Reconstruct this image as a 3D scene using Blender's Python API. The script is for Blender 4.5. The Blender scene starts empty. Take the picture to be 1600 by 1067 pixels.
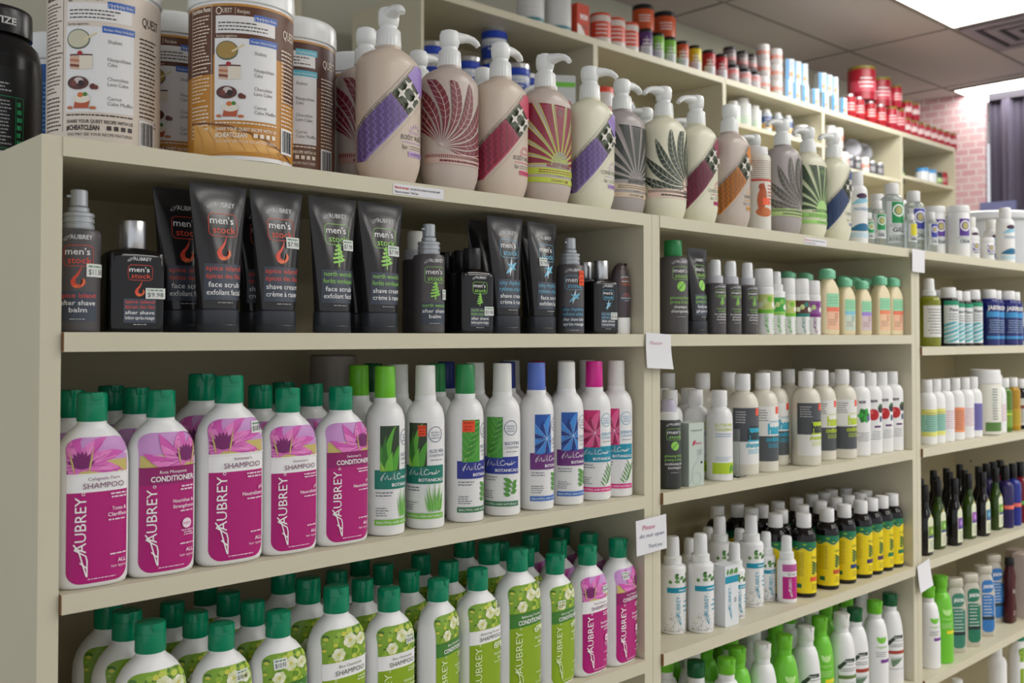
import bpy, math, random
from math import sin, cos, pi, radians, ceil, sqrt, atan2, hypot
from mathutils import Vector
random.seed(11)
SC = bpy.context.scene
COL = SC.collection

# ------------------------------------------------------------------ camera, world, exposure
EYE = 1.25                                    # eye height; shelf heights below are relative to it
cam_d = bpy.data.cameras.new('camera'); cam = bpy.data.objects.new('camera', cam_d); COL.objects.link(cam)
cam.location = (-0.316, -0.995, EYE)
cam.rotation_euler = (radians(91.2), 0, radians(-43.03))
cam_d.sensor_width = 36; cam_d.lens = 34.97
cam_d.shift_y = -0.0244
cam_d.clip_start = 0.02
cam_d.dof.use_dof = True; cam_d.dof.focus_distance = 1.25; cam_d.dof.aperture_fstop = 8.0
SC.camera = cam
w = bpy.data.worlds.new('room_ambience'); SC.world = w; w.use_nodes = True
bg = w.node_tree.nodes['Background']; bg.inputs[0].default_value = (0.93, 0.96, 1.0, 1); bg.inputs[1].default_value = 0.75
vs = SC.view_settings; vs.view_transform = 'Standard'; vs.look = 'None'; vs.gamma = 1; vs.exposure = 0.12; vs.use_curve_mapping = False
LAMP = 12.5                                   # radiance of the ceiling panels

# ------------------------------------------------------------------ materials
def lin(c):
    r = []
    for x in c[:3]:
        x = x / 255.0
        r.append(x / 12.92 if x <= 0.04045 else ((x + 0.055) / 1.055) ** 2.4)
    return (r[0], r[1], r[2], 1.0)
MATS = {}
def mat(name, rgb=(200, 200, 200), rough=0.4, metal=0.0, trans=0.0, emit=0.0, bump=0.0, vary=0.0, sss=0.0, ior=1.45, scale=30):
    if name in MATS: return MATS[name]
    m = bpy.data.materials.new(name); m.use_nodes = True
    nt = m.node_tree; b = nt.nodes['Principled BSDF']
    b.inputs['Base Color'].default_value = lin(rgb)
    b.inputs['Roughness'].default_value = rough
    b.inputs['Metallic'].default_value = metal
    b.inputs['Transmission Weight'].default_value = trans
    b.inputs['IOR'].default_value = ior
    if emit:
        b.inputs['Emission Color'].default_value = lin(rgb); b.inputs['Emission Strength'].default_value = emit
    if sss:
        b.inputs['Subsurface Weight'].default_value = sss; b.inputs['Subsurface Radius'].default_value = (0.01, 0.009, 0.008)
        b.inputs['Subsurface Scale'].default_value = 0.4
    if vary or bump:
        tc = nt.nodes.new('ShaderNodeTexCoord'); nz = nt.nodes.new('ShaderNodeTexNoise')
        nz.inputs['Scale'].default_value = scale; nz.inputs['Detail'].default_value = 4
        nt.links.new(tc.outputs['Object'], nz.inputs['Vector'])
        if vary:
            mx = nt.nodes.new('ShaderNodeMix'); mx.data_type = 'RGBA'
            c = lin(rgb)
            mx.inputs[6].default_value = c
            mx.inputs[7].default_value = (c[0] * (1 - vary), c[1] * (1 - vary), c[2] * (1 - vary * 1.1), 1)
            nt.links.new(nz.outputs['Fac'], mx.inputs[0]); nt.links.new(mx.outputs[2], b.inputs['Base Color'])
        if bump:
            bp = nt.nodes.new('ShaderNodeBump'); bp.inputs['Strength'].default_value = bump; bp.inputs['Distance'].default_value = 0.001
            nt.links.new(nz.outputs['Fac'], bp.inputs['Height']); nt.links.new(bp.outputs[0], b.inputs['Normal'])
    MATS[name] = m
    return m
def print_material(name, rough):
    m = bpy.data.materials.new(name); m.use_nodes = True; nt = m.node_tree; b = nt.nodes['Principled BSDF']
    a = nt.nodes.new('ShaderNodeAttribute'); a.attribute_name = 'Ink'
    nt.links.new(a.outputs['Color'], b.inputs['Base Color']); b.inputs['Roughness'].default_value = rough
    return m
PRINT = print_material('printed_film', 0.38)
PAPER = print_material('printed_paper', 0.8)

cream = mat('cream_painted_board', (214, 208, 184), 0.45, vary=0.07, bump=0.05, scale=9)
creamb = mat('cream_back_panel', (196, 184, 150), 0.55, vary=0.08, scale=6)
raw = mat('raw_board_edge', (150, 105, 66), 0.8, vary=0.3, scale=200)
hole = mat('peg_hole_dark', (40, 34, 26), 0.8)
white = mat('white_bottle_plastic', (240, 240, 240), 0.3, vary=0.02)
offwhite = mat('natural_bottle_plastic', (226, 224, 212), 0.35, vary=0.03)
pumpw = mat('white_pump_plastic', (238, 241, 240), 0.28, vary=0.02)
clearcap = mat('frosted_clear_cap', (236, 237, 232), 0.3, vary=0.06, scale=60)
mistcap = mat('clear_mist_cap', (236, 238, 240), 0.15, vary=0.1, scale=80)
green = mat('emerald_cap_plastic', (0, 136, 98), 0.22, vary=0.03)
dkgreen = mat('dark_green_cap_plastic', (10, 92, 50), 0.25, vary=0.03)
lime = mat('lime_cap_plastic', (112, 196, 44), 0.28, vary=0.03)
mint = mat('mint_cap_plastic', (122, 200, 160), 0.35, vary=0.03)
black = mat('black_tube_plastic', (42, 40, 42), 0.17, vary=0.05)
blackgl = mat('black_glass', (14, 12, 13), 0.08, vary=0.03)
greyp = mat('charcoal_bottle_plastic', (84, 80, 82), 0.36, vary=0.03)
blackcap = mat('black_lid_plastic', (24, 24, 26), 0.3, vary=0.05)
silver = mat('brushed_silver_metal', (205, 206, 208), 0.28, metal=0.9, vary=0.05)
glassg = mat('green_bottle_glass', (62, 92, 22), 0.06, trans=0.35, vary=0.05)
glassd = mat('dark_bottle_glass', (22, 18, 20), 0.07, vary=0.03)
paperw = mat('white_note_paper', (232, 232, 236), 0.85, vary=0.02)

# ------------------------------------------------------------------ mesh helpers
class MB:
    def __init__(s): s.v = []; s.f = []; s.m = []; s.mi = 0
    def loft(s, prof, n=36, top=True, bot=True, cx=0, cy=0, rib=0, ribn=0):
        base = len(s.v)
        for (z, a, b, e) in prof:
            for i in range(n):
                t = 2 * pi * i / n
                c, q = cos(t), sin(t)
                k = 1 + (rib if (ribn and i % 2) else 0)
                s.v.append((cx + a * k * (abs(c) ** (2 / e)) * (1 if c >= 0 else -1), cy + b * k * (abs(q) ** (2 / e)) * (1 if q >= 0 else -1), z))
        for r in range(len(prof) - 1):
            for i in range(n):
                j = (i + 1) % n
                s.f.append((base + r * n + i, base + r * n + j, base + (r + 1) * n + j, base + (r + 1) * n + i)); s.m.append(s.mi)
        if bot: s.f.append(tuple(base + i for i in range(n - 1, -1, -1))); s.m.append(s.mi)
        if top: s.f.append(tuple(base + (len(prof) - 1) * n + i for i in range(n))); s.m.append(s.mi)
        return s
    def cyl(s, r, z0, z1, n=24, ch=0.001, cx=0, cy=0, r1=None, rib=0):
        r1 = r if r1 is None else r1
        return s.loft([(z0, r - ch, r - ch, 2), (z0 + ch, r, r, 2), (z1 - ch, r1, r1, 2), (z1, r1 - ch, r1 - ch, 2)], n, cx=cx, cy=cy, rib=rib, ribn=1 if rib else 0)
    def box(s, x0, y0, z0, x1, y1, z1):
        b = len(s.v)
        s.v += [(x0, y0, z0), (x1, y0, z0), (x1, y1, z0), (x0, y1, z0), (x0, y0, z1), (x1, y0, z1), (x1, y1, z1), (x0, y1, z1)]
        for q in ((3, 2, 1, 0), (4, 5, 6, 7), (0, 1, 5, 4), (1, 2, 6, 5), (2, 3, 7, 6), (3, 0, 4, 7)):
            s.f.append(tuple(b + k for k in q)); s.m.append(s.mi)
        return s
    def sweep(s, pts, n=10):       # pts: (x, y, z, half_width, half_height) along mostly horizontal path
        b = len(s.v); P = [Vector(p[:3]) for p in pts]
        for i, p in enumerate(pts):
            d = (P[min(i + 1, len(P) - 1)] - P[max(i - 1, 0)]).normalized()
            side = d.cross(Vector((0, 0, 1)))
            side = side.normalized() if side.length > 1e-4 else Vector((0, 1, 0))
            up = side.cross(d)
            for k in range(n):
                t = 2 * pi * k / n
                q = P[i] + side * (p[3] * cos(t)) + up * (p[4] * sin(t))
                s.v.append(tuple(q))
        for r in range(len(pts) - 1):
            for i in range(n):
                j = (i + 1) % n
                s.f.append((b + r * n + i, b + r * n + j, b + (r + 1) * n + j, b + (r + 1) * n + i)); s.m.append(s.mi)
        s.f.append(tuple(b + i for i in range(n - 1, -1, -1))); s.m.append(s.mi)
        s.f.append(tuple(b + (len(pts) - 1) * n + i for i in range(n))); s.m.append(s.mi)
        return s
    def mesh(s, name, mats, smooth=True, bevel=0):
        me = bpy.data.meshes.new(name); me.from_pydata(s.v, [], s.f)
        for x in (mats if isinstance(mats, (list, tuple)) else [mats]): me.materials.append(x)
        me.polygons.foreach_set('material_index', s.m)
        if smooth:
            me.polygons.foreach_set('use_smooth', [True] * len(s.f)); me.set_sharp_from_angle(angle=radians(38))
        me.update()
        return me

# ------------------------------------------------------------------ printed labels wrapped on a lofted body
TXT = {}
def glyphs(t, bold=0.0):
    k = (t, bold)
    if k not in TXT:
        cu = bpy.data.curves.new('t', 'FONT'); cu.body = t; cu.resolution_u = 2; cu.offset = bold
        ob = bpy.data.objects.new('t', cu); me = bpy.data.meshes.new_from_object(ob)
        vs_ = [(p.co.x / 0.72, p.co.y / 0.72) for p in me.vertices]; fs = [tuple(p.vertices) for p in me.polygons]
        bpy.data.objects.remove(ob); bpy.data.curves.remove(cu); bpy.data.meshes.remove(me)
        x0 = min(p[0] for p in vs_); x1 = max(p[0] for p in vs_)
        TXT[k] = ([(p[0] - x0, p[1]) for p in vs_], fs, x1 - x0)
    return TXT[k]
W_ = (245, 245, 245); K_ = (30, 28, 30); G_ = (120, 120, 122)
class Lab:
    """A printed label: flat shapes in (u, v) metres laid on the front of a lofted body."""
    def __init__(s, prof, wrap=False, lay=0, rot=0.0):
        s.prof = prof; s.wrap = wrap; s.v = []; s.f = []; s.c = []; s.lay = lay; s.clip = None; s.rot = rot; s.dv = 0.0; s.cr = 0.0; s.auto = 0.08
        s.R = max(p[1] for p in prof)
        if wrap == 'arc':          # arc length round the widest section, from the middle of the front
            a, b, n = max(prof, key=lambda p: p[1])[1:]; s.T = [(0.0, 0.0)]; L0 = 0; q = (0, -b)
            for i in range(1, 401):
                t = pi * 0.98 * i / 400; x = a * abs(sin(t)) ** (2 / n); y = -b * abs(cos(t)) ** (2 / n) * (1 if cos(t) >= 0 else -1)
                L0 += hypot(x - q[0], y - q[1]); q = (x, y); s.T.append((L0, t))
    def ab(s, z):
        P = s.prof
        if z <= P[0][0]: return P[0][1:]
        for i in range(len(P) - 1):
            if z <= P[i + 1][0]:
                k = (z - P[i][0]) / max(1e-9, P[i + 1][0] - P[i][0])
                return tuple(P[i][j] + k * (P[i + 1][j] - P[i][j]) for j in (1, 2, 3))
        return P[-1][1:]
    def P(s, u, v):
        if s.clip:
            v = min(max(v, s.clip[1]), s.clip[3]); d = 0
            if s.cr and v > s.clip[3] - s.cr: d = s.cr * (1 - sqrt(max(0, 1 - ((v - s.clip[3] + s.cr) / s.cr) ** 2)))
            u = min(max(u, s.clip[0] + d), s.clip[2] - d)
        v += s.dv
        a, b, n = s.ab(v); off = 0.0003 + 0.00014 * s.lay
        if s.wrap == 'arc':
            g = min(abs(u), s.T[-1][0]); lo, hi = 0, 400
            while hi - lo > 1:
                m_ = (lo + hi) // 2
                if s.T[m_][0] <= g: lo = m_
                else: hi = m_
            k = (g - s.T[lo][0]) / max(1e-9, s.T[hi][0] - s.T[lo][0]); t = s.T[lo][1] + k * (s.T[hi][1] - s.T[lo][1])
            x = a * abs(sin(t)) ** (2 / n); y = -b * abs(cos(t)) ** (2 / n) * (1 if cos(t) >= 0 else -1)
            nx = (abs(x / a) ** (n - 1)) / a; ny = (abs(y / b) ** (n - 1)) / b * (1 if y >= 0 else -1); l = hypot(nx, ny) or 1
            x += nx / l * off; y += ny / l * off
            return (x if u >= 0 else -x, y, v)
        if s.wrap:
            t = u / s.R + s.rot
            return ((a + off) * sin(t), -(b + off) * cos(t), v)
        x = min(max(u, -0.975 * a), 0.975 * a)
        k = abs(x / a); y = b * (1 - k ** n) ** (1 / n)
        nx = (k ** (n - 1)) / a * (1 if x >= 0 else -1); ny = ((y / b) ** (n - 1)) / b; l = hypot(nx, ny) or 1
        return (x + nx / l * off, -(y + ny / l * off), v)
    def grid(s, f, v0, v1, col, nv=None, nu=None):      # f(v) -> (u0, u1)
        s.lay += s.auto
        nv = nv or 2
        w_ = max(f(v0 + (v1 - v0) * k / 4)[1] - f(v0 + (v1 - v0) * k / 4)[0] for k in range(5))
        nu = nu or max(1, int(ceil(abs(w_) / 0.003)))
        b = len(s.v)
        for i in range(nv + 1):
            v = v0 + (v1 - v0) * i / nv; u0, u1 = f(v)
            for j in range(nu + 1): s.v.append(s.P(u0 + (u1 - u0) * j / nu, v))
        for i in range(nv):
            for j in range(nu):
                k = b + i * (nu + 1) + j
                s.f.append((k, k + 1, k + nu + 2, k + nu + 1)); s.c.append(col)
        return s
    def rect(s, u0, v0, u1, v1, col, rt=0, rb=0, nv=None):
        def f(v):
            d = 0
            if rt and v > v1 - rt: q = (v - (v1 - rt)) / rt; d = rt * (1 - sqrt(max(0, 1 - q * q)))
            if rb and v < v0 + rb: q = ((v0 + rb) - v) / rb; d = rb * (1 - sqrt(max(0, 1 - q * q)))
            return (u0 + d, u1 - d)
        if (rt or rb):
            vs2 = [v0]
            if rb: vs2 += [v0 + rb * (1 - cos(pi / 2 * k / 5)) for k in range(1, 6)]
            if rt: vs2 += [v1 - rt + rt * sin(pi / 2 * k / 5) for k in range(0, 5)]
            vs2 += [v1]
            for a_, b_ in zip(vs2[:-1], vs2[1:]):
                if b_ - a_ > 1e-7: s.grid(f, a_, b_, col, nv=(3 if b_ - a_ > .02 else 1), nu=max(1, int(ceil((u1 - u0) / 0.003))))
            return s
        return s.grid(f, v0, v1, col, nv or (max(1, int((v1 - v0) / 0.012))))
    def quad(s, o, e1, e2, n1, n2, col):
        s.lay += s.auto
        b = len(s.v)
        for i in range(n1 + 1):
            for j in range(n2 + 1):
                s.v.append(s.P(o[0] + e1[0] * i / n1 + e2[0] * j / n2, o[1] + e1[1] * i / n1 + e2[1] * j / n2))
        for i in range(n1):
            for j in range(n2):
                k = b + i * (n2 + 1) + j
                s.f.append((k, k + 1, k + n2 + 2, k + n2 + 1)); s.c.append(col)
        return s
    def fan(s, c, pts, col):
        s.lay += s.auto
        n = len(pts); rm = max(hypot(p[0] - c[0], p[1] - c[1]) for p in pts); K = max(1, int(ceil(rm / 0.003)))
        b = len(s.v); s.v.append(s.P(*c))
        for k in range(1, K + 1):
            for p in pts: s.v.append(s.P(c[0] + (p[0] - c[0]) * k / K, c[1] + (p[1] - c[1]) * k / K))
        for i in range(n): s.f.append((b, b + 1 + i, b + 1 + (i + 1) % n)); s.c.append(col)
        for k in range(K - 1):
            for i in range(n):
                j = (i + 1) % n; q = b + 1 + k * n
                s.f.append((q + i, q + n + i, q + n + j, q + j)); s.c.append(col)
        return s
    def ell(s, cu, cv, ru, rv, col, n=20):
        return s.fan((cu, cv), [(cu + ru * cos(2 * pi * k / n), cv + rv * sin(2 * pi * k / n)) for k in range(n)], col)
    def star(s, cu, cv, r, col, rot=0.0):
        p = []
        for k in range(16):
            t = 2 * pi * k / 16; q = r * (1.0, 0.5, 0.34, 0.5)[k % 4]
            p.append((cu + q * cos(t + rot), cv + q * sin(t + rot)))
        return s.fan((cu, cv), p, col)
    def stroke(s, pts, w_, col, closed=False):
        s.lay += s.auto
        if closed: pts = list(pts) + [pts[0]]
        if not callable(w_):
            q_ = [pts[0]]
            for a_, b_ in zip(pts[:-1], pts[1:]):
                m_ = max(1, int(ceil(abs(b_[0] - a_[0]) / 0.003))); q_ += [(a_[0] + (b_[0] - a_[0]) * k / m_, a_[1] + (b_[1] - a_[1]) * k / m_) for k in range(1, m_ + 1)]
            pts = q_
        b = len(s.v); n = len(pts); wm = max(w_(i / 8) for i in range(9)) if callable(w_) else w_; K = max(1, int(ceil(wm / 0.003)))
        for i, p in enumerate(pts):
            q0 = pts[max(i - 1, 0)]; q1 = pts[min(i + 1, n - 1)]
            if closed and i in (0, n - 1): q0 = pts[-2]; q1 = pts[1]
            dx, dy = q1[0] - q0[0], q1[1] - q0[1]; l = hypot(dx, dy) or 1
            ww = w_(i / (n - 1)) if callable(w_) else w_
            nx, ny = -dy / l * ww / 2, dx / l * ww / 2
            for m_ in range(K + 1): g = 1 - 2 * m_ / K; s.v.append(s.P(p[0] + nx * g, p[1] + ny * g))
        for i in range(n - 1):
            for m_ in range(K): k = b + (K + 1) * i + m_; s.f.append((k, k + 1, k + K + 2, k + K + 1)); s.c.append(col)
        return s
    def ring(s, cu, cv, r, w_, col, n=24, ry=None):
        ry = ry or r
        return s.stroke([(cu + r * cos(2 * pi * k / n), cv + ry * sin(2 * pi * k / n)) for k in range(n)], w_, col, True)
    def rring(s, u0, v0, u1, v1, r, w_, col):
        p = []
        for (cx, cy, t0) in ((u1 - r, v1 - r, 0), (u0 + r, v1 - r, pi / 2), (u0 + r, v0 + r, pi), (u1 - r, v0 + r, 3 * pi / 2)):
            p += [(cx + r * cos(t0 + pi / 2 * k / 5), cy + r * sin(t0 + pi / 2 * k / 5)) for k in range(6)]
        q = []
        for i, a_ in enumerate(p):
            b_ = p[(i + 1) % len(p)]; m_ = max(1, int(hypot(b_[0] - a_[0], b_[1] - a_[1]) / 0.004))
            q += [(a_[0] + (b_[0] - a_[0]) * k / m_, a_[1] + (b_[1] - a_[1]) * k / m_) for k in range(m_)]
        return s.stroke(q, w_, col, True)
    def leaf(s, p0, p1, w_, col, bend=0.0, n=8, peak=0.5):
        dx, dy = p1[0] - p0[0], p1[1] - p0[1]
        pts = []
        for i in range(n + 1):
            t = i / n; o = bend * sin(pi * t)
            pts.append((p0[0] + dx * t - dy * o, p0[1] + dy * t + dx * o))
        def wf(t): return w_ * (sin(pi * (t ** (0.69 / max(0.05, -math.log(peak)) if False else 1.0)))) ** 0.8 + 0.00005
        return s.stroke(pts, lambda t: w_ * max(0.02, sin(pi * min(1, t ** (math.log(0.5) / math.log(peak))))) , col)
    def text(s, t, u, v, h, col, al='C', rot=0, wd=None, bold=0.0, shear=0.0, lay=None):
        vs_, fs, w0 = glyphs(t, bold); s.lay += s.auto
        sx = (wd / w0) if wd else h
        W = w0 * sx; o = {'C': -W / 2, 'L': 0, 'R': -W}[al]
        cr, sr = cos(radians(rot)), sin(radians(rot)); b = len(s.v)
        if lay is not None: ol, s.lay = s.lay, s.lay + lay
        for (x, y) in vs_:
            x, y = x * sx + o + y * h * shear, y * h
            s.v.append(s.P(u + x * cr - y * sr, v + x * sr + y * cr))
        if lay is not None: s.lay = ol
        if h > 0.0055:      # big letters: split the long triangles so they follow the curve
            xy = [(x * sx + o + y * h * shear, y * h) for (x, y) in vs_]; st = [list(f) for f in fs]; out = []; mid = {}
            def mp_(i, j):
                k = (min(i, j), max(i, j))
                if k not in mid:
                    q = ((xy[i][0] + xy[j][0]) / 2, (xy[i][1] + xy[j][1]) / 2); xy.append(q); mid[k] = len(xy) - 1
                    s.v.append(s.P(u + q[0] * cr - q[1] * sr, v + q[0] * sr + q[1] * cr))
                return mid[k]
            if lay is not None: s.lay += lay
            while st:
                f = st.pop()
                if len(f) > 3: st += [[f[0], f[k], f[k + 1]] for k in range(1, len(f) - 1)]; continue
                A, B, C_ = f
                e = max((hypot(xy[i][0] - xy[j][0], xy[i][1] - xy[j][1]), i, j, k) for i, j, k in ((A, B, C_), (B, C_, A), (C_, A, B)))
                if e[0] > 0.004: m_ = mp_(e[1], e[2]); st += [[e[1], m_, e[3]], [m_, e[2], e[3]]]
                else: out.append(f)
            if lay is not None: s.lay -= lay
            fs = out
        for f in fs: s.f.append(tuple(b + k for k in f)); s.c.append(col)
        return s
    def lines(s, u0, v0, u1, v1, n, col, fill=0.5, rnd=0.25, al='L'):
        h = (v1 - v0) / n; s.lay += s.auto; au, s.auto = s.auto, 0.0
        for i in range(n):
            l = (u1 - u0) * (1 - random.random() * rnd)
            x = u0 if al == 'L' else (u1 - l if al == 'R' else (u0 + u1 - l) / 2)
            y = v1 - (i + 1) * h + h * (1 - fill) / 2; e = x + l
            while x < e - 0.0006:
                q = min(e, x + 0.0015 + random.random() * 0.0042); s.rect(x, y, q, y + h * fill, col, nv=1); x = q + 0.0009
        s.auto = au
        return s
    def up(s, k=1): s.lay += k; return s
    def mesh(s, name='label', m=None):
        me = bpy.data.meshes.new(name); me.from_pydata(s.v, [], s.f); me.materials.append(m or PRINT)
        at = me.color_attributes.new('Ink', 'FLOAT_COLOR', 'CORNER')
        buf = []
        for f, c in zip(s.f, s.c):
            l = lin(c)
            for _ in f: buf.extend(l)
        at.data.foreach_set('color', buf)
        me.polygons.foreach_set('use_smooth', [True] * len(s.f))
        me.update(); return me

# ------------------------------------------------------------------ things
def tag(o, label=None, cat=None, group=None, kind=None):
    if label: o['label'] = label
    if cat: o['category'] = cat
    if group: o['group'] = group
    if kind: o['kind'] = kind
    return o
def obj(name, me, parent=None, loc=(0, 0, 0), rz=0):
    o = bpy.data.objects.new(name, me); COL.objects.link(o); o.location = loc; o.rotation_euler.z = radians(rz)
    if parent: o.parent = parent
    return o
def struct(name, me, loc=(0, 0, 0)): return tag(obj(name, me, None, loc), kind='structure')
class Kind:                       # one kind of product: its name, category and parts (name, mesh, sub-parts)
    def __init__(s, name, cat, parts, r): s.name, s.cat, s.parts, s.r = name, cat, parts, r
def build(parts, parent):
    for p in parts:
        o = obj(p[0], p[1], parent)
        if len(p) > 2: build(p[2], o)
def X_at(px, D):                  # station along a run D metres in front of the eye, from its bearing
    T = (px - 800) / 1554.0
    return -0.316 + (0.6823 + 0.731 * T) / (0.731 - 0.6823 * T) * D
ITEMS = []
def settle():
    # nothing may share its place with a neighbour or a board: nudge the stock apart
    import itertools
    UW = .9144
    for it in ITEMS:
        o, a, b, Y = it['o'], it['a'], it['b'], it['o'].location.y
        x = o.location.x; it['z'] = round(o.location.z * 20) / 20
        if Y < 1:
            if it['z'] > round(EYE + .1, 2): it['lim'] = (.01, 3.2, .002, .598)
            else: n = it['u']; it['lim'] = (n * UW + .0215, (n + 1) * UW - .0215, .000, .293)
        else:
            if it['z'] > round(EYE + 1.2, 2): it['lim'] = (0, 9, FY, FB + .1)
            else: n = int((x - FX) / FW); it['lim'] = (FX + n * FW + .014, FX + n * FW + (FW if n < 4 else .76) - .014, FY + .005, FB - .01)
    lv = {}
    for it in ITEMS: lv.setdefault((it['z'], it['o'].location.y > 1), []).append(it)
    for L in lv.values():
        for rnd in range(60):
            mv = 0
            for p, q in itertools.combinations(L, 2):
                P_, Q = p['o'].location, q['o'].location; A, B = p['a'] + q['a'] + .0008, p['b'] + q['b'] + .0008
                dx, dy = Q.x - P_.x, Q.y - P_.y; N = max(p['n'], q['n']); e = (abs(dx) / A) ** N + (abs(dy) / B) ** N
                if e < 1:
                    k = max(e, 1e-4) ** (1 / N); f = (1 / k - 1) * .5 if k > .05 else 3
                    if abs(dx) < 1e-5 and abs(dy) < 1e-5: dy = .01
                    if abs(dx) / A > abs(dy) / B: Q.x += dx * f * .9; P_.x -= dx * f * .9; Q.y += dy * f * .2; P_.y -= dy * f * .2
                    else: Q.y += dy * f * .95; P_.y -= dy * f * .95; Q.x += dx * f * .3; P_.x -= dx * f * .3
                    mv += 1
            for it in L:
                l = it['lim']; c = it['o'].location
                c.x = min(max(c.x, l[0] + it['a']), l[1] - it['a']); c.y = min(max(c.y, l[2] + it['b']), max(l[2] + it['b'], l[3] - it['b']))
            if not mv: break
def put(k, label, px, z, Y=0.04, rz=0.0, s=1.0, group=None, X=None, extra=(), sz=None, tilt=None, free=True, ref=0):
    e = bpy.data.objects.new(k.name, None); COL.objects.link(e); e.empty_display_size = 0.03
    x = X_at(px, 0.995 + Y) if X is None else X
    e.location = (x, Y, EYE + z + 0.0003); e.rotation_euler.z = radians(rz); e.scale = (s, s, sz or s)
    if tilt: e.rotation_euler.x = radians(tilt[0]); e.rotation_euler.y = radians(tilt[1])
    build(k.parts, e)
    for p in extra: obj(p[0], p[1], e)
    vs_ = [q for p in k.parts for q in (p[1].vertices[0].co, ) ] ; me = k.parts[0][1]
    if not hasattr(k, 'ext'): k.ext = (max(abs(q.co.x) for q in me.vertices), max(abs(q.co.y) for q in me.vertices))
    c_, s_ = cos(radians(rz)), sin(radians(rz)); a, b = k.ext[0] * s, k.ext[1] * s
    rp = ref or px; u = (0 if rp < 1012 else 1 if rp < 1431 else 2) if rp else (0 if x < .915 else 1 if x < 1.90 else 2); box = k.cat == 'box'
    ea = a * abs(c_) + b * abs(s_) if box else sqrt((a * c_) ** 2 + (b * s_) ** 2); eb = a * abs(s_) + b * abs(c_) if box else sqrt((a * s_) ** 2 + (b * c_) ** 2)
    if free: ITEMS.append(dict(o=e, a=ea, b=eb, u=u, n=8 if box else 2.4))
    return tag(e, label, k.cat, group)
# ------------------------------------------------------------------ product kinds
def sticker(prof, u, v, w_, h, txt, col=(226, 230, 226), ink=(60, 66, 70), wrap=False, tilt=0.0, head=True, lay=7):
    L = Lab(prof, wrap, lay)
    L.rect(u - w_ / 2, v - h / 2, u + w_ / 2, v + h / 2, col, nv=1)
    L.up()
    if head: L.lines(u - w_ * .4, v + h * .18, u + w_ * .4, v + h * .42, 1, (110, 150, 120) if col[0] < 240 else (190, 60, 30), .55, 0)
    if txt: L.text(txt, u, v - h * .32, h * .42, ink, wd=w_ * .8)
    else: L.lines(u - w_ * .35, v - h * .4, u + w_ * .35, v + h * .1, 2, (190, 50, 30), .4, .2)
    return ('price_sticker', L.mesh('price_sticker', PAPER))

def cap_mesh(r, z0, z1, m, r1=None, notch=False, round_=0.002, n=28, dome=False):
    r1 = r1 or r * 0.97; M = MB()
    p = [(z0, r - .0004, r - .0004, 2), (z0 + .0008, r, r, 2), (z1 - round_, r1, r1, 2), (z1 - round_ * .3, r1 - round_ * .3, r1 - round_ * .3, 2), (z1, r1 - round_, r1 - round_, 2)]
    if dome: p.insert(-1, (z1 - round_ * .2, r1 - round_ * .5, r1 - round_ * .5, 2))
    M.loft(p, n)
    if notch:      # thumb lip of a flip cap
        M.loft([(z1 - .0075, .0048, .0016, 2), (z1 - .002, .0062, .0022, 2), (z1 + .0004, .0058, .002, 2)], 14, cy=-r1 + .0004)
        M.cyl(r + .0002, z0 + (z1 - z0) * .62, z0 + (z1 - z0) * .62 + .0005, n, ch=.0001)
    return M.mesh('cap', m)

# --- oval shampoo bottle with an emerald flip cap
AP = [(0, 0.031, 0.0174, 2.6), (0.0015, 0.0329, 0.0195, 2.6), (0.006, 0.0346, 0.0211, 2.6), (0.03, 0.0351, 0.0216, 2.6), (0.08, 0.0351, 0.0216, 2.6), (0.118, 0.035, 0.0216, 2.6), (0.13, 0.0339, 0.0213, 2.6), (0.139, 0.031, 0.0209, 2.5), (0.147, 0.0263, 0.0197, 2.4), (0.153, 0.0215, 0.0155, 2.2), (0.157, 0.0165, 0.014, 2.1), (0.1595, 0.014, 0.0135, 2), (0.163, 0.0136, 0.0134, 2)]
body_a = MB().loft(AP, 44).mesh('bottle_body', white)
cap_a = cap_mesh(.0147, .1622, .1905, green, notch=True)
def dahlia(L, u0, v0, u1, v1, pal, cx, cy, rt):
    bgc, a, b, c, y = pal
    L.rect(u0, v0, u1, v1, bgc, rt=rt); L.up(); L.clip = (u0 + .0003, v0, u1 - .0003, v1 - .0004); L.cr = rt
    rr = random.Random(5)
    L.rect(u0 + .001, v0, u1 - .001, v0 + (v1 - v0) * .35, y)
    for k in range(19):
        t = radians(-10 + k * 11.5); R = (.046, .036, .028)[k % 3]; L.lay += .12
        L.leaf((cx, cy - .004), (cx + R * cos(t), cy - .004 + R * .86 * sin(t)), (.0105, .009, .0075)[k % 3], (a, b, (222, 110, 190))[k % 3], bend=.1, peak=.6)
        L.stroke([(cx + .006 * cos(t), cy + .004 * sin(t)), (cx + R * .8 * cos(t), cy - .004 + R * .7 * sin(t))], .0004, (246, 190, 226) if k % 2 else c)
    L.up()
    for k in range(9):
        t = radians(20 + k * 17); L.leaf((cx, cy - .002), (cx + .013 * cos(t), cy + .016 * sin(t)), .0042, c, peak=.5)
    L.leaf((cx + .006, v0), (cx + .011, cy + .020), .0016, y, peak=.4); L.leaf((cx - .006, v0), (cx - .010, cy + .017), .0014, y, peak=.4)
    L.clip = None; L.cr = 0
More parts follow.
